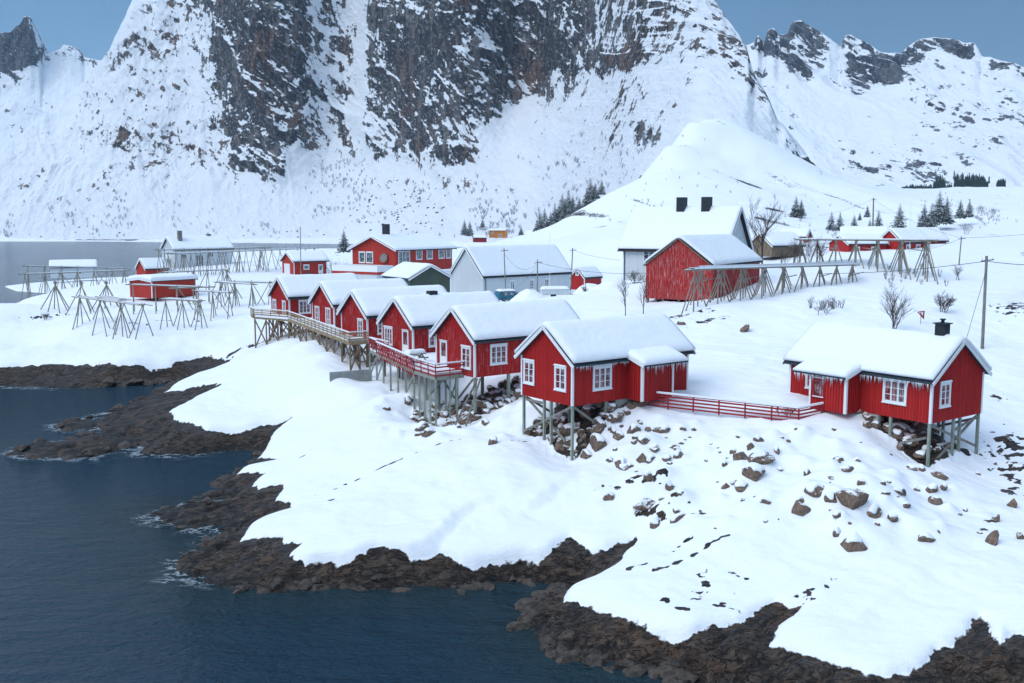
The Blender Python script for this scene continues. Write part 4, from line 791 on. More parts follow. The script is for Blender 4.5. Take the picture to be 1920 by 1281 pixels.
# ------------------------------------------------------------------ the village behind
def at_eave(px, py, Y): return aty(px, py, Y)
K = aty(1336, 499, 126.5)
barn = house('barn', 'tall weathered red barn with frost in its boards, beside the drying racks', 'barn', K, 10.9, math.atan2(16, 10.1), 18.5, 9.2, 4.4, 3.4, 'barn', 1, oe=.25, og=.2, snow=.5, corner=None, barge='tan_dark', battens=.28, seed=41, barge_h=.14)
for k in (.2, 2.4, 4.6, 6.8, 9): pile_at(barn, .3, k, w=.28, mat='grey_wood')
for k in (3, 6, 9): pile_at(barn, k, 9, w=.28, mat='grey_wood')
a33 = R(-33)
K = aty(1157 + 12, 462, 153); zb = 12.0
big = house('farmhouse', 'large white house with two black chimneys on its broad snowy roof', 'house', K, zb, a33, 16.3, 9.5, 5.2, 5.6, 'white_wall', 1, oe=.7, og=.6, snow=.45, seed=51, roofmat='dark',
    wins=[('f', 4.3, 2.75, 1.7, 1.9, 2, 3, dict(casing=.1)), ('f', 7.2, 2.75, 1.7, 1.9, 2, 3, dict(casing=.1)), ('f', 10, 2.75, 1.7, 1.9, 2, 3, dict(casing=.1)), ('f', 4.3, .5, .9, 1.4, 1, 3, dict(casing=.08)), ('f', 12.8, 2.75, 1.7, 1.9, 2, 3, dict(casing=.1)), ('G', 2.6, 4.3, .9, 1.8, 1, 2, dict(casing=.1)), ('G', 6.6, 4.3, .9, 1.8, 1, 2, dict(casing=.1))])
for x_ in (7.6, 11.6):
    b = MB(); b.box((x_ - .65, 3.7, 9.4), (x_ + .65, 4.9, 12.6)); b.build('chimney', M['dark'], big)
b = MB(); b.tube((.25, -.12, 0), (.25, -.12, 4.6), .06, .06, 6); b.tube((.25, -.12, 4.6), (-.1, -.65, 5.0), .06, .06, 6); b.build('downpipe', M['dark'], big)
# long white building
K = atz(906, 520, 11.7)
lw = house('boathouse', 'long white plank building with a blank steep gable and small paired windows', 'building', K, 8.4, math.atan2(14, 15), 21, 8.6, 3.3, 4.7, 'white_wall', 1, oe=.25, og=.3, snow=.4, seed=61, corner=None, barge='white',
    wins=[('f', 6.7, .85, .85, 1.5, 2, 3, dict(casing=.08)), ('f', 11.3, .85, .85, 1.5, 2, 3, dict(casing=.08)), ('f', 15.0, .85, .85, 1.5, 2, 3, dict(casing=.08))])
b = MB(); b.tube((.5, -.1, -.4), (.5, -.1, 2.9), .06, .06, 6); b.tube((.5, -.1, 2.9), (.15, -.3, 3.2), .06, .06, 6); b.build('downpipe', M['dark'], lw)
# green shed
K = atz(768.6, 523.7, 12.0); ga = math.atan2(.83, -.55)
gs = house('shed', 'dark green shed with a snowy roof in front of the blank white gable', 'shed', K, 8.7, math.atan2(.84, -.55), 9, 7.2, 3.3, 1.9, 'green_wall', -1, oe=.35, og=.3, snow=.42, seed=71, corner=None, wins=[('f', 2.2, .9, .95, 1.3, 1, 2, dict(casing=.15))])
# red house with terrace
K = aty(741, 468.5, 212)
rh = house('house', 'bright red house with a terrace, tall windows and a black chimney', 'house', K, K[2] - 4.8, math.atan2(.83, .55), 20, 12.2, 4.8, 2.6, 'red_house', 1, oe=.8, og=.8, snow=.5, seed=81, corner=None,
    wins=[('g', 7.2, 1.95, 1.7, 2.1, 1, 1, dict(casing=.14)), ('g', 9.4, 1.95, 1.5, 2.1, 1, 1, dict(casing=.14)), ('f', 2.9, 1.7, 3.6, 2.7, 3, 1, dict(casing=.14)), ('f', 8.0, 2.6, 1.9, 2.0, 1, 1, dict(casing=.14)), ('f', 11.7, 2.6, 1.9, 2.0, 1, 1, dict(casing=.14)), ('f', 16.0, 2.6, 1.9, 2.0, 1, 1, dict(casing=.14)), ('f', 18.6, 2.6, 1.6, 2.0, 1, 1, dict(casing=.14))])
b = MB(); b.box((4.2, 6.0, 6.2), (5.4, 7.2, 10.2)); b.build('chimney', M['dark'], rh)
b = MB(); b.box((-5.2, .6, -2.4), (-.05, 13.2, -.3)); tr = b.build('terrace', M['white_wall'], rh)
b = MB(); b.box((-5.3, .5, -.298), (-.06, 13.3, .25)); b.build('terrace_edge', M['red_house'], rh)
b = MB(); b.box((-5.35, .45, .252), (-.07, 13.35, 1.5)); b.build('terrace_parapet', M['white'], rh)
b = MB(); b.tube((-.25, 2.9, 3.0), (-.5, 2.9, 3.05), 1.0, 1.0, 20); b.tube((-.25, 2.9, 3.0), (-.02, 2.9, 2.6), .08, .08, 6); b.build('satellite_dish', M['grey_wood'], rh)
# garage
K = aty(551, 490, 240)
gr = house('garage', 'small red garage with a white roller door beside a bare pole', 'garage', K, K[2] - 3.3, math.atan2(.6, .8), 8.6, 6.8, 3.3, 1.9, 'red_house', 1, oe=.6, og=.5, snow=.5, seed=91, wins=[('f', 3.2, 1.4, 1.2, .8, 1, 1, dict(casing=.16)), ('f', 7.0, .2, .9, 2.0, 1, 1, dict(casing=.16, door=True))])
b = MB(); b.box((-.06, 2.3, 0), (-.003, 5.6, 2.6)); [b.box((-.085, 2.35, .1 + k * .42), (-.058, 5.55, .46 + k * .42)) for k in range(6)]; b.build('garage_door', M['white'], gr)
# white house by the water, white boathouse on the point
K = aty(352, 468, 258)
wh = house('house', 'white house by the water with two grey chimneys, behind the drying racks', 'house', K, K[2] - 5.0, R(8), 15.5, 9, 5.0, 2.9, 'white_wall', 1, oe=.5, og=.5, snow=.5, seed=93, wins=[('f', 2.6, 2.6, 1.2, 1.1, 2, 2, dict(casing=.1)), ('f', 6.6, .4, 2.0, 3.0, 3, 2, dict(casing=.1)), ('f', 9.8, 2.9, 1.2, 1.1, 2, 2, dict(casing=.1)), ('g', 4.5, 1.6, 1.2, 1.6, 2, 2, dict(casing=.1))])
wh.rotation_euler.z = R(38); wh.location.x -= 3.5
for x_, y_, h_ in ((2.5, 2.6, 2.2), (11, 4.6, 1.3)):
    b = MB(); b.box((x_ - .5, y_ - .5, 6.2), (x_ + .5, y_ + .5, 7.6 + h_)); b.build('chimney', M['grey_wood'], wh)
b = MB(); b.box((-6, 3, 0), (-.02, 9, 2.2)); an = b.build('annex', M['white_wall'], wh); b = MB(); b.box((-6.2, 2.8, 2.203), (-.03, 9.2, 2.7)); b.build('snow_cover', M['snow'], an)
K = aty(95, 502, 315)
bh = house('boathouse', 'low white boathouse at the water edge beyond the left drying racks', 'boathouse', K, K[2] - 3.4, R(22), 13, 8, 3.4, 1.8, 'white_wall', 1, oe=.5, og=.5, snow=.5, seed=94, wins=[('f', 2.4, 1.2, 1.0, .8, 1, 1, dict(casing=.05)), ('f', 8, 1.2, 1.6, .8, 2, 1, dict(casing=.05))])
# red sheds among the left racks
K = aty(284, 528, 176); 
rs = house('shed', 'flat roofed red shed standing among the left drying racks', 'shed', K, K[2] - 3.0, math.atan2(.75, .5), 9.5, 6.3, 2.9, .35, 'red_house', 1, oe=.3, og=.3, snow=.9, seed=95, barge='white')
K = aty(273, 505, 250)
house('shed', 'small red gabled shed peeping over the drying racks', 'shed', K, K[2] - 2.2, math.atan2(.7, .7), 6, 5.2, 2.2, 2.3, 'red_house', 1, oe=.3, og=.3, snow=.4, seed=96, corner=None)
# small red shed right of the long white building
K = aty(1096, 523, 192)
r2 = house('shed', 'little red cross-gabled shed between the white building and the tall red barn', 'shed', K, K[2] - 2.7, math.atan2(.8, .62), 6, 3.4, 2.7, 1.85, 'red', 1, oe=.15, og=.2, snow=.35, seed=97, corner='white')
b = MB(); b.add([(1.2, 0, 0), (1.2, 0, 2.4), (1.2, -0.0, 3.2)], [])
w_ = MB(); w_.box((1.4, 3.405, 0), (5.4, 7.6, 2.2)); w_.build('wing', M['red'], r2)
window(r2, 'g', 1.7, 3.4, .5, .6, 1, 1, 6, 3.4, 1, casing=.1)
wo_ = window(r2, 'g', 5.6, .5, 1.5, 1.4, 2, 3, 6, 3.4, 1, casing=.1); wo_.location = (1.4, 0, 0)
snow_sheet(lambda U, V: (U, V, 2.21 + (U - 1.1) * .32 - 0 * V), np.linspace(1.0, 5.7, 12), np.linspace(3.42, 7.9, 10), .45, r2, .4, 9, 'wing_snow')
# far houses to the right, across the strait and above
def far_house(px, py, Y, Lg, W, hh, rise, ang, wall, label, name='cabin', cat='cabin', wins=(), **k):
    K = aty(px, py, Y); g = H(K[0], K[1]); return house(name, label, cat, K, max(K[2], g - .5) if k.pop('follow', 0) else K[2], ang, Lg, W, hh, rise, wall, 1, snow=.5, wins=wins, corner=k.pop('corner', None), **k)
WN = lambda *xs: [('f', x_, 1.1, 1.1, 1.2, 1, 2, dict(casing=.12)) for x_ in xs]
far_house(917, 446, 800, 13, 10, 5.6, 1.2, R(-12), 'yellow', 'yellow house with a flat snowy roof at the far shore', 'house', 'house', [('f', 3, 3, 1.6, 1.4, 2, 1, dict(casing=.1)), ('f', 9, 1, 2.5, 1.6, 2, 1, dict(casing=.1))], seed=101)
far_house(889, 454.5, 790, 10, 6, 3.4, 1.8, R(12), 'red', 'tiny red boathouse on the far shore below the yellow house', 'boathouse', 'boathouse', seed=102)
far_house(986, 452, 640, 9.5, 8, 4.2, 2.0, R(-10), 'grey_wall', 'grey house at the foot of the spruce slope across the strait', 'house', 'house', WN(2, 5, 7.5), seed=103)
far_house(1576, 484, 232, 10, 8, 4.2, 2.6, R(-18), 'red_house', 'red and white house seen under the upper drying rack at its left end', 'house', 'house', WN(2, 5, 8), seed=104)
far_house(1590, 486, 205, 9, 7, 3.0, 1.6, R(15), 'red', 'red cabin under the middle of the upper drying rack', 'cabin', 'cabin', WN(2, 6), seed=105)
far_house(1690, 482, 205, 8, 6, 3.0, 2.4, R(30), 'red', 'red gabled cabin under the upper drying rack, left of the flagpole', 'cabin', 'cabin', WN(2, 5), seed=106)
far_house(1722, 480, 215, 8, 6, 3.2, 2.4, R(24), 'red_house', 'red gabled cabin behind the right end of the upper drying rack', 'cabin', 'cabin', WN(2, 5), seed=107)
far_house(1447, 482, 200, 9, 6.5, 2.2, 2.3, R(32), 'tan_dark', 'brown wooden hut with a snowy roof beside the bare hedge', 'hut', 'hut', seed=108)
far_house(1462, 462, 235, 6, 5, 2.2, 1.5, R(-30), 'orange', 'small orange hut behind the brown wooden hut', 'hut', 'hut', seed=109)
far_house(1508, 446, 290, 10, 7, 2.6, .8, R(5), 'red', 'low dark red cabin beside the spruces on the slope', 'cabin', 'cabin', seed=110)
for i, (px, py, lab) in enumerate([(1395, 424, 'white house below the hill, left of the distant white pair'), (1440, 428, 'white house with a dark roof edge between the bare tree and the spruces')]):
    far_house(px, py, 330, 10, 8, 5, 2.5, R(10 + 20 * i), 'white_wall', lab, 'house', 'house', WN(2, 5, 8), seed=112 + i)
far_house(2030, 524, 112, 9, 8, 2.5, 1.6, R(20), 'grey_wall', 'snow roofed grey cabin cut off by the right edge of the picture', 'cabin', 'cabin', seed=115, roofmat='dark')
# ------------------------------------------------------------------ car, covered trailer, sign
p = aty(955, 572, 150); car = empty('parked_car', (p[0], p[1], H(p[0], p[1]) - .15), 'teal estate car half buried in snow behind the row of cabins', 'car', None, R(28))
b = MB(); pr = [(-2.2, .25), (2.2, .25), (2.25, .75), (1.35, .95), (.75, 1.5), (-1.9, 1.55), (-2.25, .95)]
b.add([(x_, -.85, z_) for x_, z_ in pr] + [(x_, .85, z_) for x_, z_ in pr], [tuple(range(7)), tuple(range(13, 6, -1))] + [(i, (i + 1) % 7, 7 + (i + 1) % 7, 7 + i) for i in range(7)]); body = b.build('body', M['car'], car)
for x0, x1 in ((-1.85, -.75), (-.65, .3), (.38, .95)):
    b = MB(); xt = min(x1, .72); b.add([(x0, -.86, .98), (x1, -.86, .98), (xt, -.86, 1.42), (x0 + .08, -.86, 1.42), (x0, -.852, .98), (x1, -.852, .98), (xt, -.852, 1.42), (x0 + .08, -.852, 1.42)], [(0, 1, 2, 3), (7, 6, 5, 4), (0, 4, 5, 1), (1, 5, 6, 2), (2, 6, 7, 3), (3, 7, 4, 0)]); b.build('window', M['glass'], car)
for x_ in (-1.4, 1.4):
    for s_ in (-1, 1):
        b = MB(); b.tube((x_, s_ * .72, .32), (x_, s_ * .9, .32), .32, .32, 14); w_ = b.build('wheel', M['dark'], car); b = MB(); b.tube((x_, s_ * .9, .32), (x_, s_ * .92, .32), .18, .18, 10); b.build('rim', M['grey_wood'], w_)
snow_sheet(lambda U, V: (U, V, 1.56 + 0 * U), np.linspace(-1.95, .8, 10), np.linspace(-.8, .86, 9), .3, car, .3, 3, 'roof_snow', .1)
def mound(px, py, Y, r, h, sq, label, seed):
    q = aty(px, py, Y); g = H(q[0], q[1]); n = 28; t_ = np.linspace(-1, 1, n); U, V = np.meshgrid(t_, t_, indexing='ij'); rr = np.sqrt(U * U + V * V)
    Z = h * np.clip(1 - rr ** 2, 0, 1) ** 1.2 * (1 + fbm(U * 2 + seed, V * 2, 4, seed) * .9) - .25 * (rr > .95)
    o = link_mesh('snow_bank', grid_mesh('snow_bank', U * r, V * r * sq, Z - .1), M['snow']); o.location = (q[0], q[1], g); tag(o, label, 'snow bank')
mound(905, 577, 143, 5.0, 1.5, .5, 'snow bank heaped left of the buried teal car', 5); mound(995, 578, 146, 3.2, 1.5, .6, 'snow bank heaped right of the buried teal car', 6)
mound(1108, 553, 176, 3.6, 1.5, .7, 'shovelled snow bank in front of the little red shed', 7); mound(1150, 560, 150, 3.2, 1.3, .6, 'shovelled snow bank left of the two bare birches', 8); mound(880, 566, 160, 3.5, 1.2, .6, 'snow bank along the long white wall', 9)
p = aty(1040, 563, 158); tr = empty('trailer', (p[0], p[1], H(p[0], p[1])), 'grey tarpaulin covered trailer under snow beside the long white building', 'trailer', None, R(8))
b = MB(); b.prism([(-2.2, -.9), (2.2, -.9), (2.2, .9), (-2.2, .9)], .55, 1.35); b.build('cover', M['white_wall'], tr); snow_sheet(lambda U, V: (U, V, 1.36 + 0 * U), np.linspace(-2.3, 2.3, 14), np.linspace(-1, 1, 9), .45, tr, .5, 2, 'snow_cover', .1)
b = MB(); b.beam((-2.2, 0, .5), (3.4, 0, .5), .12, .1); b.build('drawbar', M['dark'], tr)
for s_ in (-1, 1): b = MB(); b.tube((-.2, s_ * .85, .3), (-.2, s_ * 1.0, .3), .3, .3, 12); b.build('wheel', M['dark'], tr)
p = hit(1726, 608); sg = empty('warning_sign', p, 'red and white triangular sign tilted in the snow beside the bare bush', 'sign')
b = MB(); b.tube((0, 0, -.3), (0, 0, .9), .03, .03, 6); b.build('post', M['grey_wood'], sg)
b = MB(); b.add([(-.45, -.03, 1.25), (.35, -.03, 1.35), (.3, -.03, .45), (-.45, -.06, 1.25), (.35, -.06, 1.35), (.3, -.06, .45)], [(0, 1, 2), (5, 4, 3), (0, 3, 4, 1), (1, 4, 5, 2), (2, 5, 3, 0)]); bd = b.build('board', M['rail'], sg)
b = MB(); b.add([(-.12, -.064, 1.2), (.2, -.064, 1.22), (.17, -.064, .8)], [(0, 1, 2)]); b.add([(-.3, -.064, 1.23), (-.17, -.064, 1.24), (-.12, -.064, 1.0)], [(0, 1, 2)]); b.build('white_field', M['white'], bd)
# ------------------------------------------------------------------ poles and wires
def upole(top, bot, Y, label, r=.13, arm=True, mat='grey_wood', cat='pole', name='utility_pole'):
    a = aty(*top, Y); b_ = aty(*bot, Y); g = min(b_[2], H(b_[0], b_[1])) - .5
    root = empty(name, (b_[0], b_[1], b_[2]), label, cat)
    t = (a[0] - b_[0], 0, a[2] - b_[2]); b = MB(); b.tube((0, 0, g - b_[2]), t, r, r * .75, 8); b.build('shaft', M[mat], root)
    if arm:
        b = MB(); b.beam((t[0] - .5, 0, t[2] - .5), (t[0] + .7, 0, t[2] - .35), .09, .09); b.build('crossarm', M['dark'], root)
        for k in (-.4, .6): b = MB(); b.tube((t[0] + k, 0, t[2] - .42), (t[0] + k, 0, t[2] - .15), .05, .04, 6); b.build('insulator', M['white'], root)
    return a
q1 = upole((1850, 480), (1841, 668), 95, 'grey utility pole standing behind the lone right-hand cabin', .17)
q2 = upole((945, 465), (949, 562), 158, 'slim pole in front of the long white wall, left of the other', .1)
q3 = upole((1008, 487), (1007, 575), 147, 'utility pole in front of the right end of the long white building', .11)
q4 = upole((1074, 465), (1069, 555), 190, 'utility pole beside the little red cross-gabled shed', .13)
q5 = upole((1638, 371), (1636, 447), 235, 'tall brown utility pole above the upper drying rack', .2, mat='tan_dark')
q6 = upole((563, 425), (564, 514), 232, 'bare pole in front of the red garage', .11, False)
q7 = upole((1803, 443), (1797, 505), 168, 'utility pole with a stay on the snow slope at right', .12)
q8 = upole((1031, 438), (1031, 560), 166, 'thin white flagpole before the covered trailer', .04, False, 'white', 'flagpole', 'flagpole')
q9 = upole((1708, 382), (1705, 490), 190, 'white flagpole behind the upper drying rack', .05, False, 'white', 'flagpole', 'flagpole')
def wire(a, b_, sag, label, r=.022):
    a = Vector(a); b_ = Vector(b_); m = MB(); n = 14; P = [a.lerp(b_, k / n) - Vector((0, 0, sag * 4 * (k / n) * (1 - k / n))) for k in range(n + 1)]
    for u_, v_ in zip(P[:-1], P[1:]): m.tube(u_ - a, v_ - a, r, r, 4)
    o = m.build('power_line', M['wire'], smooth=True); o.location = a; tag(o, label, 'wire')
wire(q2 - np.array([0, 0, .8]), q3 - np.array([0, 0, .6]), 1.6, 'slack wire hanging between the two poles by the long white building')
wire(q3 - np.array([0, 0, .4]), aty(1215, 512, 128), .6, 'wire running from the pole by the trailer to the red barn')
wire(q3 - np.array([0, 0, 1]), aty(952, 553, 165), .2, 'stay wire slanting down to the long white wall')
wire(q1 - np.array([0, 0, .5]), aty(1545, 513, 120), .3, 'long wire from the right-hand pole across the slope to the drying racks', .028)
wire(q1 - np.array([0, 0, .5]), aty(2060, 494, 90), .3, 'wire leaving the right-hand pole towards the picture edge', .028)
wire(q7 - np.array([0, 0, .3]), aty(2050, 425, 150), .3, 'wire rising from the slope pole to the right'); wire(q7 - np.array([0, 0, .3]), q9 - np.array([0, 0, 9]), .5, 'wire from the slope pole to the drying rack')
wire(q5 - np.array([0, 0, .3]), aty(1535, 405, 300), .5, 'wire from the tall brown pole up to the hillside')
wire(q5 - np.array([0, 0, .3]), q7 - np.array([0, 0, .3]), 1, 'wire from the tall brown pole down to the slope pole')
wire(q4 - np.array([0, 0, .4]), aty(1162, 488, 160), .3, 'wire from the shed pole to the large white house')
wire(q1 - np.array([0, 0, 1.5]), aty(1805, 660, 92), .0, 'stay wire left of the right-hand pole')
# ------------------------------------------------------------------ fish drying racks
RG = 'wooden fish drying racks on the point'
def rack(A, B, legh, label, frames, depth=1.6, rows=1, group=None, snow=False, r=.075, beams=2, seed=0, level=True):
    """A, B: pixel and distance of the two ends of the top beam"""
    rnd = random.Random(seed); a = Vector(aty(*A)); b_ = Vector(aty(*B)); d = b_ - a; n2 = Vector((-d.y, d.x, 0)).normalized()
    if n2.y < 0: n2 = -n2
    c = a; root = empty('drying_rack', (a.x, a.y, H(a.x, a.y)), label, 'drying rack', group); zo = root.location.z
    P = lambda t, w, z=0: (a.x + d.x * t + n2.x * w - c.x, a.y + d.y * t + n2.y * w - c.y, a.z + d.z * t + z - zo)
    gz = lambda t, w: H(a.x + d.x * t + n2.x * w, a.y + d.y * t + n2.y * w) - zo - .35
    for rw in range(rows):
        w0 = rw * depth * 1.9
        for k in range(beams):
            w = w0 + (k / max(1, beams - 1) - .5) * depth * .9; ex = .6 / d.length
            b = MB(); b.tube(P(-ex * rnd.uniform(.5, 2), w, rnd.uniform(-.05, .05)), P(1 + ex * rnd.uniform(.5, 2), w, rnd.uniform(-.05, .05)), r, r * .8, 6); o = b.build('beam', M['rack'], root)
            b = MB(); b.beam(P(0, w, r + .03), P(1, w, r + .03), r * 1.5, .06); b.build('snow_strip', M['snow'], o)
        for f in range(frames):
            t = f / max(1, frames - 1) if frames > 1 else .5; t += rnd.uniform(-.02, .02); t = min(max(t, 0), 1)
            for s_ in (-1, 1):
                w1 = w0 + s_ * depth * .95; z1 = gz(t, w1)
                if z1 < P(t, 0)[2] - .8:
                    b = MB(); q = P(t, w1); b.tube((q[0], q[1], z1), P(t, w0 - s_ * .25, .25), r * .95, r * .75, 6); b.build('leg', M['rack'], root)
            if rnd.random() < .7:
                t2 = min(1, max(0, t + rnd.choice((-1, 1)) * 2.6 / d.length)); w1 = w0 + rnd.choice((-1, 1)) * depth * .5; q = P(t2, w1); z1 = gz(t2, w1)
                b = MB(); b.tube((q[0], q[1], z1), P(t, w0, .1), r * .85, r * .7, 6); b.build('strut', M['rack'], root)
            if rnd.random() < .5:
                q = P(t, w0 + .2); b = MB(); b.tube((q[0], q[1], gz(t, w0 + .2)), P(t, w0, 0), r * .9, r * .8, 6); b.build('leg', M['rack'], root)
    return root
RK = [((49, 499, 212), (232, 503, 226), 7, 1, 'long drying rack furthest left, in front of the white boathouse'), ((46, 514, 200), (236, 507, 224), 7, 1, 'second long drying rack at far left, a little lower than the first'),
    ((150, 557, 149), (268, 572, 141), 4, 1, 'drying rack nearest the rocky shore, in front of the flat red shed'), ((248, 534, 160), (372, 538, 163), 4, 1, 'drying rack crossing in front of the red shed wall'),
    ((310, 560, 149), (376, 564, 147), 3, 1, 'short drying rack just right of the shore rack'), ((368, 545, 157), (430, 549, 157), 3, 1, 'short drying rack standing alone towards the tan deck'),
    ((412, 529, 166), (472, 533, 165), 3, 1, 'short drying rack second nearest to the tan deck'), ((438, 528, 168), (506, 530, 168), 3, 1, 'drying rack reaching behind the far end of the tan deck'),
    ((306, 511, 186), (418, 506, 192), 5, 1, 'drying rack behind the right end of the flat red shed'), ((308, 469, 232), (500, 464, 250), 6, 2, 'long double drying rack in front of the white house by the water'),
    ((330, 476, 226), (590, 466, 262), 8, 2, 'longest drying rack, running from the white house towards the garage'), ((190, 556, 152), (232, 563, 146), 2, 1, 'small drying rack left of the flat red shed, behind the shore rack'),
    ((330, 540, 170), (392, 538, 172), 3, 1, 'short drying rack right of the flat red shed corner')]
for i, (A, B, fr_, rows_, lab) in enumerate(RK): rack(A, B, 5, lab, fr_, 1.7, rows_, RG, seed=i + 3, r=.085, beams=3)
for i, (px, py, Y, lab) in enumerate([(103, 529, 168, 'leftmost of the bare pole tripods on the point'), (152, 529, 165, 'middle bare pole tripod on the point'), (199, 529, 170, 'bare pole tripod beside the flat red shed'), (425, 508, 178, 'tall bare pole tripod right of the flat red shed')]):
    a = Vector(aty(px, py, Y)); root = empty('pole_tripod', (a.x, a.y, H(a.x, a.y)), lab, 'pole tripod', 'bare pole tripods on the point'); top = a.z - root.location.z
    for k in range(6):
        t = k * math.pi / 3 + .3 * i; rr = 1.5 + .7 * (k % 2); x_, y_ = rr * math.cos(t) * 1.3, rr * math.sin(t)
        b = MB(); b.tube((x_, y_, H(a.x + x_, a.y + y_) - root.location.z - .3), (-x_ * .12, -y_ * .12, top + .1 * (k % 3)), .095, .075, 6); b.build('leg', M['rack'], root)
def flat_rack(name_lab, A, B, width, nb, nf, seed, r=.085, sn=.16):
    """broad rack of snow laden poles on crossed legs"""
    rnd = random.Random(seed); a = Vector(aty(*A)); b_ = Vector(aty(*B)); d = b_ - a; n2 = Vector((0.3, 0.95, 0))
    root = empty('drying_rack', (a.x, a.y, H(a.x, a.y)), name_lab, 'drying rack'); zo = root.location.z
    P = lambda t, w, z=0: Vector((d.x * t + n2.x * w, d.y * t + n2.y * w, a.z + d.z * t + z - zo))
    gz = lambda t, w: H(a.x + d.x * t + n2.x * w, a.y + d.y * t + n2.y * w) - zo - .35
    for k in range(nb):
        w = width * k / (nb - 1) + rnd.uniform(-.1, .1); t0, t1 = rnd.uniform(-.06, .04), 1 + rnd.uniform(-.04, .07); z0, z1 = rnd.uniform(-.12, .12), rnd.uniform(-.12, .12)
        b = MB(); b.tube(P(t0, w, z0), P(t1, w, z1), r, r * .75, 6); o = b.build('pole', M['rack'], root)
        b = MB(); b.beam(P(t0 + .01, w, z0 + r + sn / 2 - .03), P(t1 - .01, w, z1 + r + sn / 2 - .03), r * 2.3, sn); b.build('snow_strip', M['snow'], o)
    for f in range(nf):
        t = f / (nf - 1)
        b = MB(); b.tube(P(t, -.7, -.17), P(t, width + .7, -.17), r * 1.1, r, 6); b.build('cross_beam', M['rack'], root)
        for w in (0, width * .5, width):
            q = P(t, w); z1 = gz(t, w)
            if z1 > q.z - .5: continue
            b = MB(); b.tube((q.x, q.y, z1), (q.x, q.y, q.z - .1), r, r, 6); b.build('leg', M['rack'], root)
            hgt = q.z - z1
            for s_ in (-1, 1):
                t2 = t + s_ * min(hgt * .62, 2.7) / d.length
                q2_ = P(t2, w + rnd.uniform(-.4, .4)); b = MB(); b.tube((q2_.x, q2_.y, gz(t2, w)), P(t - s_ * .35 / d.length, w, .05), r * .9, r * .75, 6); b.build('leg', M['rack'], root)
        if f % 2 == 0:
            b = MB(); b.tube(P(t, -.2, -1.4), P(t + .8 / max(2, nf), width * .4, -1.2), r * .8, r * .7, 6); b.build('brace', M['rack'], root)
flat_rack('broad drying rack of snow laden poles in front of the tall red barn', (1302, 506, 111), (1600, 497, 139), 7.5, 10, 9, 3, .085, .07)
flat_rack('upper broad drying rack of snow laden poles on the slope behind the barn', (1742, 452, 138), (1500, 450, 176), 6.5, 10, 7, 5, .1, .08)

# ------------------------------------------------------------------ rocks
def rock_mesh(name, seed, mat, planes=11):
    rnd = random.Random(seed); bm = bmesh.new(); bmesh.ops.create_icosphere(bm, subdivisions=4, radius=1)
    ns = []
    for k in range(planes):
        n = Vector((rnd.gauss(0, 1), rnd.gauss(0, 1), rnd.gauss(0, .8))).normalized(); ns.append((n, rnd.uniform(.55, .95)))
    P = np.array([tuple(v.co) for v in bm.verts]); rr = np.full(len(P), 1.15)
    for n, d in ns:
        dt = P @ np.array(n); rr = np.where(dt > .05, np.minimum(rr, d / np.maximum(dt, .05)), rr)
    rr = rr * (1 + fbm(P[:, 0] * 2.5 + seed, P[:, 1] * 2.5 + P[:, 2] * 1.7, 4, seed) * .16)
    for v, q in zip(bm.verts, rr): v.co *= q
    me = bpy.data.meshes.new(name); bm.to_mesh(me); me.materials.append(M[mat])
    cap = bmesh.new(); cap.from_mesh(me); cap.normal_update()
    top = max(v.co.z for v in cap.verts); th = top * rnd.uniform(.25, .5)
    kill = [f for f in cap.faces if min(v.co.z for v in f.verts) < th + .25 * math.sin(4 * f.calc_center_median().x + seed) or f.normal.z < .15]
    bmesh.ops.delete(cap, geom=kill, context='FACES')
    for _ in range(4): bmesh.ops.smooth_vert(cap, verts=cap.verts, factor=.5, use_axis_x=True, use_axis_y=True, use_axis_z=True)
    for v in cap.verts:
        v.co = v.co * 1.05; v.co.z += .05 if v.is_boundary else .2
    bmesh.ops.solidify(cap, geom=list(cap.faces), thickness=.08)
    mc = bpy.data.meshes.new('snow_cap'); cap.to_mesh(mc); mc.materials.append(M['snow']); mc.polygons.foreach_set('use_smooth', [True] * len(mc.polygons))
    bm.free(); cap.free(); return me, mc
ROCKM = [rock_mesh('boulder', 50 + k, 'boulder') for k in range(9)]
def place_rock(px, py, wpx, hpx, label, group, seed, snowy=True, ang=None, name='boulder', sink=.3, pos=None, size=None):
    rnd = random.Random(seed); me, mc = ROCKM[seed % len(ROCKM)]
    p = pos or hit(px, py + hpx * .35); k = p[1] / F
    sx, sz = (wpx * k / 2 * 1.05, hpx * k / 2 * 1.05) if size is None else size
    o = bpy.data.objects.new(name, me); COL.objects.link(o); o.location = (p[0], p[1] + sx * .3, p[2] + sz * (.62 - sink - (.36 if pos is None else .05))); o.scale = (sx, (sx + sz) / 2 * rnd.uniform(.85, 1.1), sz)
    o.rotation_euler = (rnd.uniform(-.2, .2), rnd.uniform(-.25, .25) if ang is None else ang, rnd.uniform(0, 6.28) if ang is None else 0)
    tag(o, label, 'boulder' if name == 'boulder' else 'rock', group)
    if snowy: c = bpy.data.objects.new('snow_cap', mc); COL.objects.link(c); c.parent = o
    return o
for i, (a, b_, w, h, lab, sn) in enumerate(BL): place_rock(Zx(a), Zy(b_), w / 1.979, h / 1.979, lab, 'boulders in the snow below the cabins', 100 + i, bool(sn))
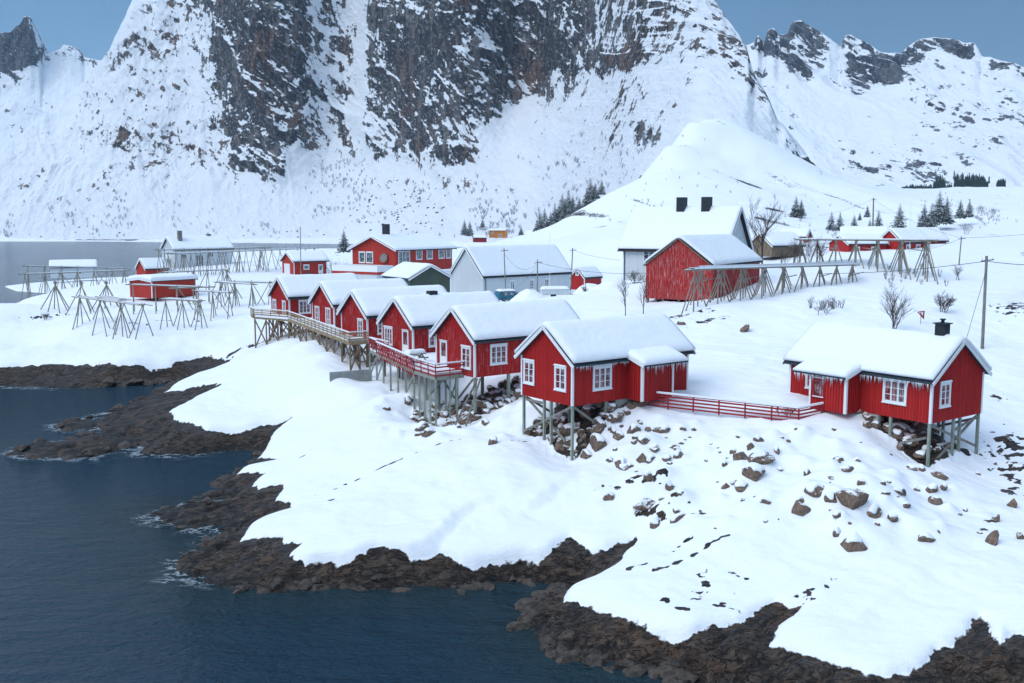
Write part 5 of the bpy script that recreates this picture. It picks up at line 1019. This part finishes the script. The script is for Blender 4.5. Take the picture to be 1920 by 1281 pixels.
for i, (px, py, w, h, lab) in enumerate([(1800 / 1.979 + 950, 520 / 1.979 + 740, 16, 46, 'tall thin rock slab leaning in the snow at lower right'), (1820 / 1.979 + 950, 452 / 1.979 + 740, 8, 28, 'thin rock sliver above the tall slab at lower right'), (1870 / 1.979 + 950, 395 / 1.979 + 740, 18, 30, 'grey slanting slab near the right picture edge'), (1908 / 1.979 + 950, 520 / 1.979 + 740, 16, 24, 'dark slab cut by the right picture edge'),
    (783, 813, 22, 11, 'flat brown rock alone on the snow below the terrace'), (723, 764, 16, 10, 'grey rock poking from the snow below the slatted fence'), (925, 825, 22, 22, 'icy rock bump on the smooth slope left of the nearest cabin'), (1394, 611, 16, 30, 'dark leaning slab on the slope below the drying rack'), (1276, 603, 20, 18, 'grey rock on the bank behind the nearest cabin')]):
    place_rock(px, py, w, h, lab, None, 200 + i, i > 3 and i != 7, .45 if i in (0, 1, 2, 7) else None, 'rock')
for k in range(48):
    q = (random.uniform(1190, 1880), random.uniform(800, 1000)); w_ = random.uniform(5, 13)
    place_rock(q[0], q[1], w_, w_ * random.uniform(.5, .9), 'small dark stone poking through the snow of the boulder slope', 'small stones in the snow', 2000 + k, random.random() < .4, None, 'stone')
k = 0
for (x0, x1, y0, y1, n) in ((1125, 1275, 790, 960, 26), (1330, 1470, 815, 905, 6), (1500, 1800, 850, 960, 12), (760, 980, 745, 810, 12)):
    for _ in range(n):
        w_ = random.uniform(11, 30); place_rock(random.uniform(x0, x1), random.uniform(y0, y1), w_, w_ * random.uniform(.6, .9), 'snow capped boulder packed in the bank below the red cabins', 'packed boulders of the bank', 3000 + k, True); k += 1
# rubble in the shade under the cabins
rnd = random.Random(9)
def rubble(c, x0, x1, y0, y1, n, lab, grp, seed):
    for k in range(n):
        X, Y, _ = world_pt(c, (rnd.uniform(x0, x1), rnd.uniform(y0, y1), 0)); s_ = rnd.uniform(.16, .5) * (1.5 if rnd.random() < .15 else 1)
        place_rock(0, 0, 0, 0, lab, grp, seed + k, rnd.random() < .55, None, 'rubble_stone', .35, (X, Y, H(X, Y)), (s_ * 1.2, s_ * .8))
rubble(c6, .3, 6.5, -1.0, 5.6, 95, 'brown stone of the rubble slope under the nearest cabin', 'rubble stones under the nearest cabin', 300)
rubble(c5, -3.2, 9, -1.2, 5.6, 105, 'grey brown stone of the rubble under the cabin with the red terrace', 'rubble stones under the terrace cabin', 500)
rubble(c7, .6, 6, -5.6, .6, 80, 'brown stone of the rubble under the lone right-hand cabin', 'rubble stones under the lone cabin', 700)
# blocks along the shore
def shore(poly, n, s0, s1, lab, grp, seed):
    seg = [(Vector((*poly[i], 0)), Vector((*poly[i + 1], 0))) for i in range(len(poly) - 1)]; Ls = [(b_ - a).length for a, b_ in seg]; tot = sum(Ls)
    for k in range(n):
        t = rnd.uniform(0, tot); i = 0
        while t > Ls[i]: t -= Ls[i]; i += 1
        a, b_ = seg[i]; q = a.lerp(b_, t / Ls[i]); nn = Vector((-(b_ - a).y, (b_ - a).x, 0)).normalized(); q = q + nn * rnd.uniform(-.5, .5); s_ = rnd.uniform(s0, s1)
        o = place_rock(0, 0, 0, 0, lab, grp, seed + k, False, None, 'shore_rock', .6, (q.x, q.y, max(-.1, min(.5, H(q.x, q.y)))), (s_ * 1.5, s_ * .55)); o.data = SHORE[k % len(SHORE)]
SHORE = [rock_mesh('shore_rock', 150 + k, 'shore', 9)[0] for k in range(5)]
shore(COAST[3:14], 46, .25, .7, 'dark brown shore block at the foot of the nearest snow slope', 'shore blocks of the nearest slope', 900); shore(COAST[13:27], 40, .2, .55, 'dark shore block along the middle rock ledge', 'shore blocks of the middle ledge', 1000); shore(COAST[27:42], 34, .2, .6, 'dark wet block on the rock fingers', 'shore blocks of the rock fingers', 1100); shore(COAST[41:60], 36, .25, .8, 'dark wet block on the long skerry', 'shore blocks of the long skerry', 1200); shore(COAST[60:66], 26, .5, 1.3, 'dark shore block below the drying racks', 'shore blocks below the drying racks', 1300)
# ------------------------------------------------------------------ trees
def twigs(b, p, d, L, r, depth, rnd, spread=.6, n=3, up=.25):
    q = p + d * L * .5 + Vector((rnd.uniform(-1, 1), rnd.uniform(-1, 1), rnd.uniform(-1, 1))) * L * .05; e_ = q + (d + Vector((rnd.uniform(-.2, .2), rnd.uniform(-.2, .2), .05))).normalized() * L * .5
    b.tube(p, q, r, r * .8, 5 if r > .03 else 3); b.tube(q, e_, r * .8, r * .55, 5 if r > .03 else 3)
    if depth == 0: return
    for k in range(n):
        t = rnd.uniform(.35, 1); s_ = (p.lerp(q, t * 2) if t < .5 else q.lerp(e_, t * 2 - 1)); nd = (d + Vector((rnd.gauss(0, spread), rnd.gauss(0, spread), rnd.gauss(up, .25)))).normalized()
        twigs(b, s_, nd, L * rnd.uniform(.5, .75), max(r * .55, .008), depth - 1, rnd, spread, n, up)
def bare_tree(px, py, Yd, h, label, mat='twig', stems=1, depth=4, name='bare_tree', cat='tree', seed=1, spread=.55, n=4, r=.09):
    p = aty(px, py, Yd) if Yd else hit(px, py); g = H(p[0], p[1]); rnd_ = random.Random(seed); root = empty(name, (p[0], p[1], g), label, cat)
    for k in range(stems):
        a = Vector((rnd_.gauss(0, .3), rnd_.gauss(0, .3), 1)).normalized() if stems > 1 else Vector((rnd_.uniform(-.05, .05), 0, 1)); o = Vector((rnd_.gauss(0, .25), rnd_.gauss(0, .25), -.2)) if stems > 1 else Vector((0, 0, -.2))
        t = MB(); t.tube(o, o + a * h * .45, r, r * .7, 6); t.build('trunk' if stems == 1 else 'stem', M[mat], root, True)
        b = MB()
        for j in range(n + 3): twigs(b, o + a * h * rnd_.uniform(.15, .45), (a + Vector((rnd_.gauss(0, spread), rnd_.gauss(0, spread), .3))).normalized(), h * rnd_.uniform(.25, .36), r * .5, depth - 1, rnd_, spread, n)
        b.build('crown' if stems == 1 else 'branch', M[mat], root, True, fix=False)
    return root
bare_tree(1430, 478, 160, 14.5, 'tall bare tree right of the large white house', depth=4, seed=3, n=4, r=.16)
bare_tree(1173, 596, 116, 5.2, 'left of the two slim bare birches in front of the barn', depth=3, seed=4, spread=.35, r=.06); bare_tree(1206, 594, 116, 5.0, 'right of the two slim bare birches in front of the barn', depth=3, seed=5, spread=.35, r=.06)
bare_tree(1680, 622, 0, 5.2, 'wind bent bare tree with several stems above the lone cabin', depth=3, stems=4, seed=6, r=.05); bare_tree(1765, 585, 0, 2.6, 'round dense bare bush on the slope above the lone cabin', 'twig', 7, 3, 'bush', 'bush', 7, .7, 4, .03)
for i, (px, py, Yd, h, lab, st) in enumerate([(1490, 497, 168, 5.5, 'dense bare bush left end of the hedge by the upper rack', 6), (1512, 495, 168, 6, 'tallest bare bush of the hedge by the upper rack', 6), (1535, 496, 166, 5, 'reddish bare bush under the left end of the upper rack', 6), (1468, 498, 170, 3.8, 'small bare bush beside the brown hut', 5), (1190, 530, 150, 2.6, 'brown bush by the wall of the large white house', 6), (1797, 525, 0, 3, 'thin bare shrub below the slope pole', 3), (628, 512, 222, 5.5, 'reddish bare bush left of the red house', 6), (642, 514, 218, 5, 'bare bush against the white terrace', 5), (580, 520, 215, 3, 'small bare bush in front of the garage', 4), (85, 600, 0, 1.6, 'dark low bush in a hollow on the left point', 7), (1500, 432, 290, 4, 'bare bush on the slope left of the low dark cabin', 5), (1545, 590, 0, 2, 'thin scrub on the snow below the broad drying rack', 4), (1060, 603, 0, .9, 'tiny shrub behind the terrace cabin roof', 4), (1478, 782, 0, 1.1, 'dry stalks by the corner of the low red fence', 5), (1100, 520, 160, 2.2, 'shrub behind the little red shed', 4), (1840, 405, 0, 4.5, 'bare scrub bush on the upper right slope', 6), (1862, 408, 0, 4, 'second bare scrub bush on the upper right slope', 6), (1812, 440, 0, 4, 'reddish scrub beside the slope pole', 6)]):
    bare_tree(px, py, Yd, h, lab, 'twig' if i % 2 else 'twig_dark', st, 3, 'bush', 'bush', 30 + i, .6, 3, .035 if Yd or i < 8 else .025)
def spruce_proto(seed, h=10.0):
    rnd_ = random.Random(seed); t = MB(); t.tube((0, 0, -.5), (0, 0, h * .97), .16, .02, 7); c = MB(); z = h * .07
    while z < h * .99:
        f = 1 - z / h; L = (0.26 * h * f ** .85 + .12) * rnd_.uniform(.8, 1.12); nb = max(5, int(12 * f) + 4)
        for k in range(nb):
            a = 2 * math.pi * (k + rnd_.random() * .7) / nb; l = L * rnd_.uniform(.7, 1.1); dx, dy = math.cos(a), math.sin(a); dr = .32 + .1 * rnd_.random()
            for s_ in range(3):
                t0, t1 = s_ / 3, (s_ + 1) / 3; w0 = l * .30 * (1 - t0 * .75); w1 = l * .30 * (1 - t1) + .02
                z0 = z - l * dr * t0 ** 1.3; z1 = z - l * dr * t1 ** 1.3; hang = l * .10
                p0 = Vector((dx * l * t0, dy * l * t0, z0)); p1 = Vector((dx * l * t1, dy * l * t1, z1)); sd_ = Vector((-dy, dx, 0)); jit = Vector((rnd_.uniform(-.06, .06), rnd_.uniform(-.06, .06), rnd_.uniform(-.08, .05)))
                c.add([p0, p0 + sd_ * w0 - Vector((0, 0, hang)), p1 + sd_ * w1 - Vector((0, 0, hang)) + jit, p1 + jit, p0 - sd_ * w0 - Vector((0, 0, hang)), p1 - sd_ * w1 - Vector((0, 0, hang)) + jit], [(0, 3, 2, 1), (0, 4, 5, 3)])
        z += h * .036 * (0.6 + f * .7)
    return t, c
SP = []
for k in range(4):
    t, c = spruce_proto(70 + k); r_ = empty('spruce', (0, 0, 0), 'spruce', 'tree', 'spruces'); t.build('trunk', M['twig_dark'], r_, True); c.build('crown', M['spruce'], r_, fix=False); SP.append(r_)
used = set()
def spruce(px, py, Yd, hpx, label, group, i):
    p = aty(px, py, Yd); g = H(p[0], p[1]); hm = hpx * Yd / F; j = i % 4
    r_ = SP[j] if j not in used else dup(SP[j]); used.add(j); r_['label'] = label; r_['group'] = group
    r_.location = (p[0], p[1], p[2] - .2); k = hm / 9; r_.scale = (k * 1.35, k * 1.3, k); r_.rotation_euler = (0, 0, i * 1.3)
    return r_
S1 = 'spruces behind the white hill'; S2 = 'spruces on the right slope'
xs = [(1012, 428, 34), (1021, 434, 44), (1032, 432, 36), (1040, 428, 46), (1048, 420, 38), (1054, 414, 50), (1060, 408, 36), (1066, 404, 46), (1074, 398, 34), (1086, 388, 22), (1100, 382, 30), (1107, 376, 42), (1116, 366, 26), (1128, 358, 24), (1027, 440, 26), (1046, 430, 30)]
pos_w = ['at the lower end', 'second from the lower end', 'third from the lower end', 'tall and fourth from the lower end', 'fifth from the lower end', 'tallest in the middle', 'short beside the tallest', 'tall just right of the tallest', 'low at the right of the main group', 'smallest in the gap', 'left of the upper pair', 'tallest of the upper pair', 'low at the upper right', 'topmost and last', 'low in front near the grey house', 'low in front of the middle']
for i, ((px, py, hp), w) in enumerate(zip(xs, pos_w)): spruce(px, py + 6, 520, hp * 1.05, 'dark spruce behind the white hill, ' + w, S1, i)
for i, (px, py, Yd, hp, lab) in enumerate([(1492, 404, 300, 34, 'bushy spruce alone on the slope right of the large white house'), (1502, 403, 300, 28, 'lower spruce leaning on the lone bushy one'), (1558, 442, 265, 42, 'spruce left of the pair beside the low dark cabin'), (1574, 440, 265, 40, 'spruce right of the pair beside the low dark cabin'), (1601, 434, 280, 30, 'small snowy spruce between the pair and the brown pole'), (1626, 406, 330, 20, 'tiny spruce highest above the brown pole'), (1612, 412, 330, 14, 'smallest spruce left of the tiny one'), (1646, 442, 262, 44, 'spruce right behind the tall brown pole'), (1630, 444, 260, 32, 'spruce left behind the tall brown pole'), (1685, 447, 255, 60, 'tall full spruce between brown pole and flagpole'), (1732, 424, 280, 40, 'spruce left of the dense clump on the mound'), (1745, 436, 268, 50, 'front spruce of the dense clump on the mound'), (1760, 416, 285, 54, 'tallest spruce of the dense clump on the mound'), (1774, 418, 290, 46, 'spruce right in the dense clump on the mound'), (1800, 408, 310, 32, 'left spruce of the far right pair'), (1817, 406, 310, 30, 'right spruce of the far right pair'), (645, 470, 228, 38, 'dark spruce left of the red house'), (871, 440, 800, 26, 'left of the two small spruces by the yellow house'), (881, 442, 800, 26, 'right of the two small spruces by the yellow house'), (905, 426, 850, 16, 'tiny spruce above the yellow house'), (977, 440, 700, 16, 'tiny spruce left of the grey house')]):
    spruce(px, py, Yd, hp, lab, S2 if i < 16 else None, i) if i < 16 else spruce(px, py, Yd, hp, lab, 'scattered spruces', i)
# scrub too small to count on the mountain foot, and the far wood
def scrub(name, pts_, hfun, mat, seed, kindlab):
    rnd_ = random.Random(seed); b = MB()
    for (X, Y, Z) in pts_:
        h = hfun(rnd_)
        for k in range(9):
            a = rnd_.uniform(0, 6.28); l = h * rnd_.uniform(.5, 1); dx, dy = math.cos(a) * l * .42, math.sin(a) * l * .42; w = l * .02 + .012 + (.05 if Y > 500 else 0)
            b.add([(X - w, Y, Z - .3), (X + w, Y, Z - .3), (X + dx, Y + dy, Z + l)], [(0, 1, 2)])
            for q in range(2):
                t = rnd_.uniform(.4, .8); ex = rnd_.uniform(-.3, .3) * l; ez = rnd_.uniform(.15, .4) * l
                b.add([(X + dx * t - w, Y + dy * t, Z + l * t), (X + dx * t + w, Y + dy * t, Z + l * t), (X + dx * t + ex, Y + dy * t, Z + l * t + ez)], [(0, 1, 2)])
    o = b.build(name, M[mat], None, fix=False); tag(o, kindlab, 'scrub', None, 'stuff'); return o
P_, Q_, MX, MY, MZ = BIGM
rs_ = np.random.RandomState(4); cand = []
dens = polymask([([(440, 440), (490, 350), (600, 300), (700, 300), (760, 330), (640, 400), (520, 445)], 1.0), ([(650, 400), (900, 320), (1100, 250), (1250, 270), (1150, 345), (1000, 440), (650, 445)], .22), ([(0, 450), (60, 350), (300, 330), (440, 440)], .22), ([(860, 440), (870, 395), (960, 395), (970, 445)], .8), ([(20, 330), (230, 90), (300, 200), (120, 330)], .10)], P_, Q_, 14)
CL = fbm(P_ * .018, Q_ * .022, 4, 77)
ii = rs_.randint(0, P_.shape[0], 26000); jj = rs_.randint(0, P_.shape[1], 26000)
for i, j in zip(ii, jj):
    if rs_.rand() < dens[i, j] * 1.3 * sstep(-.02, .16, CL[i, j]): cand.append((MX[i, j], MY[i, j], MZ[i, j]))
scrub('birch_scrub', cand[:2600], lambda r_: r_.uniform(2.2, 5.5), 'frost_twig', 3, 'frosted birch scrub scattered over the foot of the mountain')
hp = []
for k in range(600):
    px, py = rs_.uniform(1020, 1560), rs_.uniform(235, 440)
    if rs_.rand() < .13:
        q = hit(px, py, 180, 700)
        if q[1] < 690: hp.append(q)
for (px, py, n, sp) in [(1195, 250, 10, 8), (1215, 390, 12, 26), (1850, 412, 40, 26), (1560, 440, 10, 20), (1700, 520, 16, 40), (1560, 580, 10, 20), (1770, 380, 14, 30), (1790, 395, 14, 40)]:
    for k in range(n): hp.append(hit(px + rs_.normal() * sp, py + rs_.normal() * sp * .3, 90, 900))
scrub('hill_scrub', hp, lambda r_: r_.uniform(.5, 1.5), 'faint_twig', 5, 'thin bare scrub dotted over the white hill and slopes')
b = MB(); rnd_ = random.Random(2)
for k in range(1100):
    px = rnd_.uniform(1690, 1885); lo = np.interp(px, [1690, 1750, 1800, 1850, 1885], [362, 360, 354, 352, 350]); hi = np.interp(px, [1690, 1730, 1800, 1850, 1885], [360, 342, 328, 334, 344]); py = lo + (hi - lo) * rnd_.random() ** 1.3 * rnd_.uniform(.5, 1.1)
    q = aty(px, py, 1060 + (lo - py) * 6); h = rnd_.uniform(3.5, 6.5); r0 = h * .24
    if vnoise(np.array([px * .05]), np.array([py * .12]), 3)[0] > .62: continue
    for z0, z1, rr in ((-4, h * .45, r0), (h * .2, h * .75, r0 * .75), (h * .5, h, r0 * .5)): b.tube((q[0], q[1], q[2] + z0), (q[0], q[1], q[2] + z1), rr, .05, 5)
o = b.build('forest', M['spruce'], None, fix=False); tag(o, 'dark spruce wood at the foot of the right-hand mountains', 'wood', None, 'stuff')
# scree dots on the mountain foot and the far tide line
b = MB(); rnd_ = random.Random(12)
den2 = polymask([([(640, 440), (690, 330), (830, 325), (850, 400), (800, 450)], .9), ([(380, 450), (560, 432), (640, 430), (640, 452), (380, 452)], 1.0), ([(0, 450), (200, 420), (420, 440), (300, 452)], .25)], P_, Q_, 10)
for i, j in zip(rs_.randint(0, P_.shape[0] // 2, 9000), rs_.randint(0, P_.shape[1], 9000)):
    if rs_.rand() < den2[i, j] * .35:
        X, Y, Z = MX[i, j], MY[i, j], MZ[i, j]; s_ = rnd_.uniform(.5, 1.5)
        b.add([(X - s_ * 1.4, Y, Z - .4), (X + s_ * 1.2, Y - .3, Z - .4), (X + s_ * .7, Y - .6, Z + s_ * .6), (X - s_ * .5, Y - .5, Z + s_ * .7), (X, Y + 2, Z)], [(0, 1, 2, 3), (3, 2, 4), (0, 3, 4), (1, 4, 2)])
o = b.build('scree', M['shore'], None, fix=False); tag(o, 'dark scree stones scattered at the mountain foot', 'scree', None, 'stuff')
b = MB(); sp_ = []
for px in np.arange(-420, 1030, 4.0):
    sp_.append(atz(px, np.interp(px, [-420, 640, 850, 1000, 1030], [451.6, 453.6, 461, 463.4, 465]), 0) + np.array([0, 1, 0]))
for a, c in zip(sp_[:-1], sp_[1:]):
    h = rnd_.uniform(1.0, 2.0); b.add([(a[0], a[1], -.5), (c[0], c[1], -.5), (c[0], c[1] + 2, h), (a[0], a[1] + 2, h), (a[0], a[1] + 12, h + .2), (c[0], c[1] + 12, h + .2)], [(0, 1, 2, 3), (3, 2, 5, 4)])
o = b.build('shore', M['shore'], None, fix=False); tag(o, kind='structure')
# ------------------------------------------------------------------ air
b = MB(); b.box((-2600, -30, -5), (3400, 4200, 900)); hz = b.build('haze', None); tag(hz, 'thin cold haze over the fjord', 'haze', None, 'stuff')
hm = bpy.data.materials.new('haze'); hm.use_nodes = True; ht = hm.node_tree; ht.nodes.clear(); ho = ht.nodes.new('ShaderNodeOutputMaterial'); hv = ht.nodes.new('ShaderNodeVolumePrincipled')
hv.inputs['Color'].default_value = (0.60, 0.80, 1.0, 1); hv.inputs['Density'].default_value = 0.00005; ht.links.new(hv.outputs[0], ho.inputs['Volume']); hz.data.materials.append(hm)
